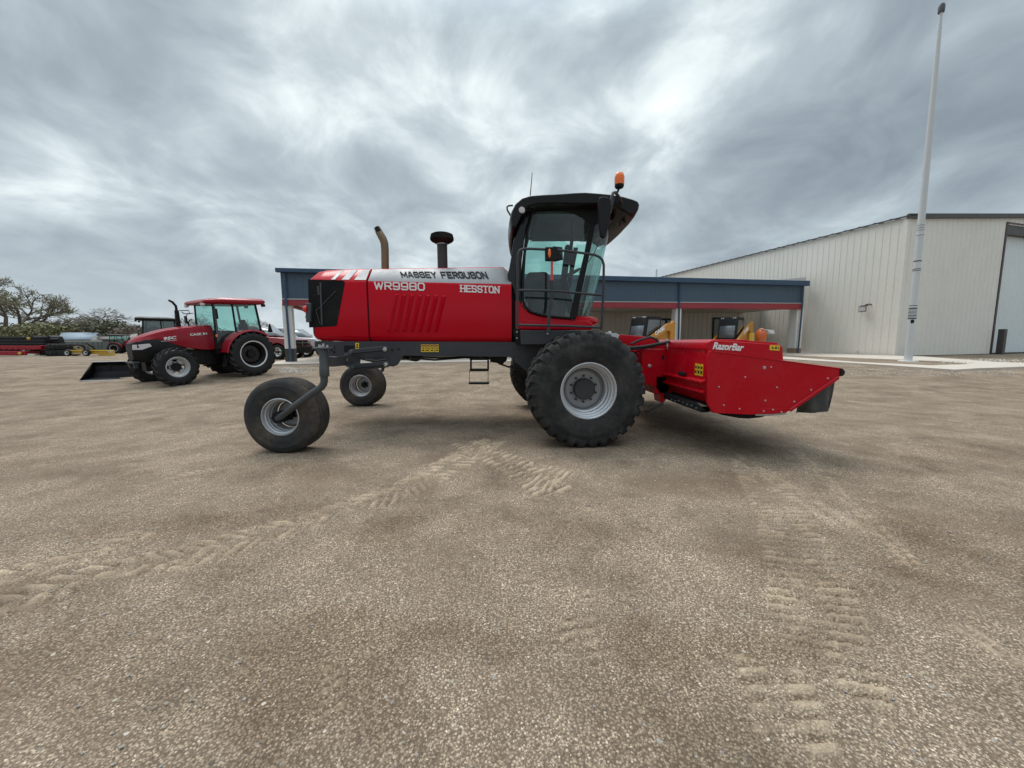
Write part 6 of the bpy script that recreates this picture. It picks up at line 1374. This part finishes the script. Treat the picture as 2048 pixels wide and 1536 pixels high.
    r = thing('shed', 'low shed with a pale blue metal roof and white wall beyond the yellow implement', 'shed', (P(155, 700, Ys).x, Ys, g0))
    def Q(px, py, Yq): return P(px, py, Yq)
    mb = MB(); mb.add([Q(112, 678.5, Ys), Q(180, 678.5, Ys), Q(197, 665, Ys + 4), Q(124, 665, Ys + 4)], [(0, 1, 2, 3)]); mb.build('roof', M['shedroof'], r, solid=.12)
    sh(r, 'wall', rc(114, 680, 200, 700), Ys + .1, Ys + .3, M['shedwall'])
    mb = MB(); a = Q(181, 679, Ys + .1); b = Q(197, 666, Ys + 3.9); c2 = Q(205, 690, Ys + 4); mb.add([a, b, Vector((c2.x + .3, c2.y + 2, c2.z)), Vector((a.x + 1.6, a.y + 1.2, .4)), Vector((a.x, a.y, .4))], [(0, 1, 2, 3, 4)]); mb.build('gable', M['shedwall'], r, solid=.05)
    Yt = 46.0; c = P(160, 700, Yt)
    r2 = thing('stock_trailer', 'long low green-grey ribbed trailer standing in front of the pale shed', 'trailer', (c.x, Yt, g0))
    mb = MB(); corrug(mb, P(116, 700, Yt), P(204, 700, Yt), .55, .55, P(116, 683.5, Yt).z, P(204, 683.5, Yt).z, .6, .12, .08, Vector((0, -1, 0)), minor=False)
    mb.build('side', M['greenwall'], r2, smooth=False, solid=.04)
    mb = MB(); mb.prism(OL(rc(116, 684, 205, 709), Yt + .1), Yt + .1, Yt + 2.2); mb.build('box_body', M['greenwall'], r2)
    mb = MB(); mb.prism(OL(rc(118, 690, 204, 691.5), Yt - .12), Yt - .12, Yt - .08); mb.prism(OL(rc(118, 696, 204, 697), Yt - .12), Yt - .12, Yt - .08); mb.build('side_rails', M['greyshed'], r2)
    r = thing('shed', 'old shed with weathered brown-grey roof behind the small red tractor', 'shed', (P(235, 700, Ys).x, Ys + 2, g0))
    mb = MB(); mb.add([Q(199, 677.5, Ys + 2), Q(272, 677, Ys + 2), Q(276, 665.5, Ys + 7), Q(204, 666.5, Ys + 7)], [(0, 1, 2, 3)]); mb.build('roof', M['brownroof'], r, solid=.12)
    mb = MB(); mb.prism(OL(rc(200, 678, 272, 712), Ys + 2.2), Ys + 2.2, Ys + 2.6); mb.build('wall', M['greyshed'], r)
far_left()

# ================================================================ trees
def tree(label, base, H, spread, seed, leaf=None, leafn=0, lean=0, levels=6, trunk_r=.3, droop=.0, group=None, first=.22, lsize=.28, twigm='twig', barkm='bark', shape=1.0):
    rs = random.Random(seed); tb = MB(); cb = MB(); lb = MB(); tips = []
    def br(p, d, L, r, lv):
        k = 3; pts = [p]; dd = d.copy()
        for i in range(k):
            dd = (dd + Vector((rs.gauss(0, .14), rs.gauss(0, .14), rs.gauss(.03, .10) - droop * (lv < 3)))).normalized(); pts.append(pts[-1] + dd * L / k)
        rr = [r * (1 - .4 * i / k) for i in range(k + 1)]
        (tb if lv > levels - 3 else cb).tube(pts, rr, 6 if lv > levels - 2 else (4 if lv > 2 else 3), caps=False)
        if lv <= 2: tips.append((pts[-1], dd)); tips.append((pts[1], dd))
        if lv == 0: return
        n = rs.choice([2, 3, 3]) if lv > 1 else 3
        for j in range(n):
            ax = Vector((rs.gauss(0, 1), rs.gauss(0, 1), rs.gauss(0, .5))); ax = (ax - dd * ax.dot(dd)).normalized()
            ang = rs.uniform(.35, .85) * shape; nd = (dd * math.cos(ang) + ax * math.sin(ang)); nd.x *= spread; nd.y *= spread; nd.normalize()
            br(pts[-1] if j < 2 else pts[2], nd, L * rs.uniform(.66, .86), r * .66, lv - 1)
    root = thing('tree', label, 'tree', base, 0, group)
    b = Vector(base); th = H * first; top = b + Vector((lean, 0, th))
    tb.tube([b, b.lerp(top, .15), b.lerp(top, .5) + Vector((rs.gauss(0, .1), 0, 0)), top], [trunk_r * 1.35, trunk_r, trunk_r * .9, trunk_r * .8], 10)
    for j in range(4):
        a = j * PI / 2 + rs.uniform(-.4, .4); d = Vector((math.cos(a) * spread * .75, math.sin(a) * spread * .75, rs.uniform(.55, 1.1))).normalized()
        br(top, d, H * .26, trunk_r * .55, levels - 1)
    br(top, Vector((.05, 0, 1)), H * .26, trunk_r * .6, levels - 1)
    # normalise the height to H
    zmax = max(v[2] for v in cb.v); f = (H - th) / max(.1, zmax - b.z - th)
    def fix(v): return (v[0], v[1], v[2] if v[2] < b.z + th else b.z + th + (v[2] - b.z - th) * f)
    tb.v = [fix(v) for v in tb.v]; cb.v = [fix(v) for v in cb.v]
    tb.build('trunk', M[barkm], root)
    cr = cb.build('crown', M[twigm], root)
    if leaf:
        for (p, d) in tips:
            p = Vector(fix(p))
            for k in range(leafn):
                c = p + Vector((rs.gauss(0, .35), rs.gauss(0, .35), rs.gauss(0, .30))) * lsize * 4; s = lsize * rs.uniform(.5, 1.2)
                u = Vector((rs.gauss(0, 1), rs.gauss(0, 1), rs.gauss(0, 1))).normalized(); w = u.orthogonal().normalized()
                lb.add([c + u * s, c + w * s * .6, c - u * s, c - w * s * .6], [(0, 1, 2, 3)])
        lb.build('leaves', M[leaf], cr, smooth=False)
    return root
def shrub(label, px, py_top, Y, w_px, seed, m='leaf2', dens=1500, group='bushes beyond the sheds'):
    rs = random.Random(seed); c = P(px, 700, Y); top = P(px, py_top, Y).z; H = top - .42; W = w_px * Y / 775 / 2
    root = thing('bush', label, 'bush', (c.x, Y, .42), 0, group); mb = MB(); sb = MB()
    clumps = [(rs.uniform(-.8, .8) * W, rs.uniform(-1.5, 1.5), rs.uniform(.25, .85) * H, rs.uniform(.25, .5)) for _ in range(26)]
    for k in range(dens):
        q = rs.choice(clumps); p = Vector((q[0] + rs.gauss(0, q[3] * W * .42), q[1] + rs.gauss(0, .8), max(.05, min(H * rs.uniform(.93, 1.05), q[2] + rs.gauss(0, .17 * H)))))
        s = rs.uniform(.10, .26); u = Vector((rs.gauss(0, 1), rs.gauss(0, 1), rs.gauss(0, 1))).normalized(); w = u.orthogonal().normalized()
        mb.add([p + u * s, p + w * s * .7, p - u * s, p - w * s * .7], [(0, 1, 2, 3)])
    for q in clumps: sb.tube([(q[0] * .3, q[1] * .3, 0), (q[0] * .7, q[1] * .8, q[2] * .6), (q[0], q[1], q[2] * 1.1)], [.08, .05, .02], 4)
    for k in range(60): 
        q = rs.choice(clumps); sb.tube([(q[0], q[1], q[2] * .7), (q[0] + rs.gauss(0, .5), q[1], min(H * 1.12, q[2] + rs.uniform(.5, 1.5)))], [.03, .01], 3)
    mb.build('foliage', M[m], root, world=False, smooth=False); sb.build('stems', M['bark'], root, world=False)
def gp(px, Y): q = P(px, 700, Y); return (q.x, Y, .42)
def hh(px, py, Y): return P(px, py, Y).z - .42
tree('broad spreading tree with sparse fresh leaves and heavy limbs at the left edge', gp(14, 56), hh(30, 544, 56), 1.35, 21, 'leaf', 2, levels=7, trunk_r=.50, lsize=.09, first=.2, shape=1.0, twigm='bark')
tree('second sparse-leaved tree standing half outside the left edge', gp(-75, 58), hh(-40, 556, 58), 1.2, 22, 'leaf', 1, levels=7, trunk_r=.45, lsize=.14, twigm='bark')
tree('bare fan-shaped tree with thin upright branches behind the sheds', gp(200, 66), hh(200, 612, 66), 1.7, 33, None, 0, levels=8, trunk_r=.42, first=.25, shape=.85)
tree('small bare tree just left of the dark cab', gp(262, 62), hh(262, 645, 62), 1.0, 34, None, 0, levels=7, trunk_r=.25, shape=.9)
tree('pale leafless tree low behind the bushes', gp(148, 68), hh(148, 634, 68), 1.1, 35, None, 0, levels=7, trunk_r=.25, shape=.9)
tree('bare tree top seen past the front of the red tractor cab', gp(395, 70), hh(395, 625, 70), 1.0, 36, None, 0, levels=7, trunk_r=.3)
tree('distant bare tree seen to the right of the red tractor cab', gp(520, 95), hh(520, 637, 95), 1.0, 37, None, 0, levels=7, trunk_r=.3)
bs = [(20, 652, 54, 90, 1, 'leaf', 'green-brown bush at the foot of the large tree'), (75, 648, 55, 80, 2, 'leaf', 'light green bush right of the large tree trunk'), (118, 648, 57, 60, 3, 'leaf', 'rounded green bush behind the blue-roofed shed corner'),
      (160, 652, 60, 60, 4, 'leafbrown', 'brown leafless thicket above the blue roof'), (205, 653, 60, 50, 5, 'leafbrown', 'brown thicket under the bare fan-shaped tree'), (228, 643, 58, 38, 6, 'leaf2', 'dark upright evergreen bush right of the fan-shaped tree'), (258, 657, 58, 40, 7, 'leafbrown', 'low brown thicket beside the dark cab'),
      (-30, 645, 54, 80, 8, 'leaf2', 'dark bush at the very left edge'), (35, 658, 56, 110, 9, 'leaf2', 'low dark hedge behind the red harvester header'), (300, 655, 62, 60, 11, 'leafbrown', 'brown thicket behind the dark cab'), (420, 660, 90, 120, 12, 'leafbrown', 'far brown thicket seen under the tractor')]
for (px, pt, Y, w, sd, m, lab) in bs: shrub(lab, px, pt, Y, w, sd, m, dens=1500)
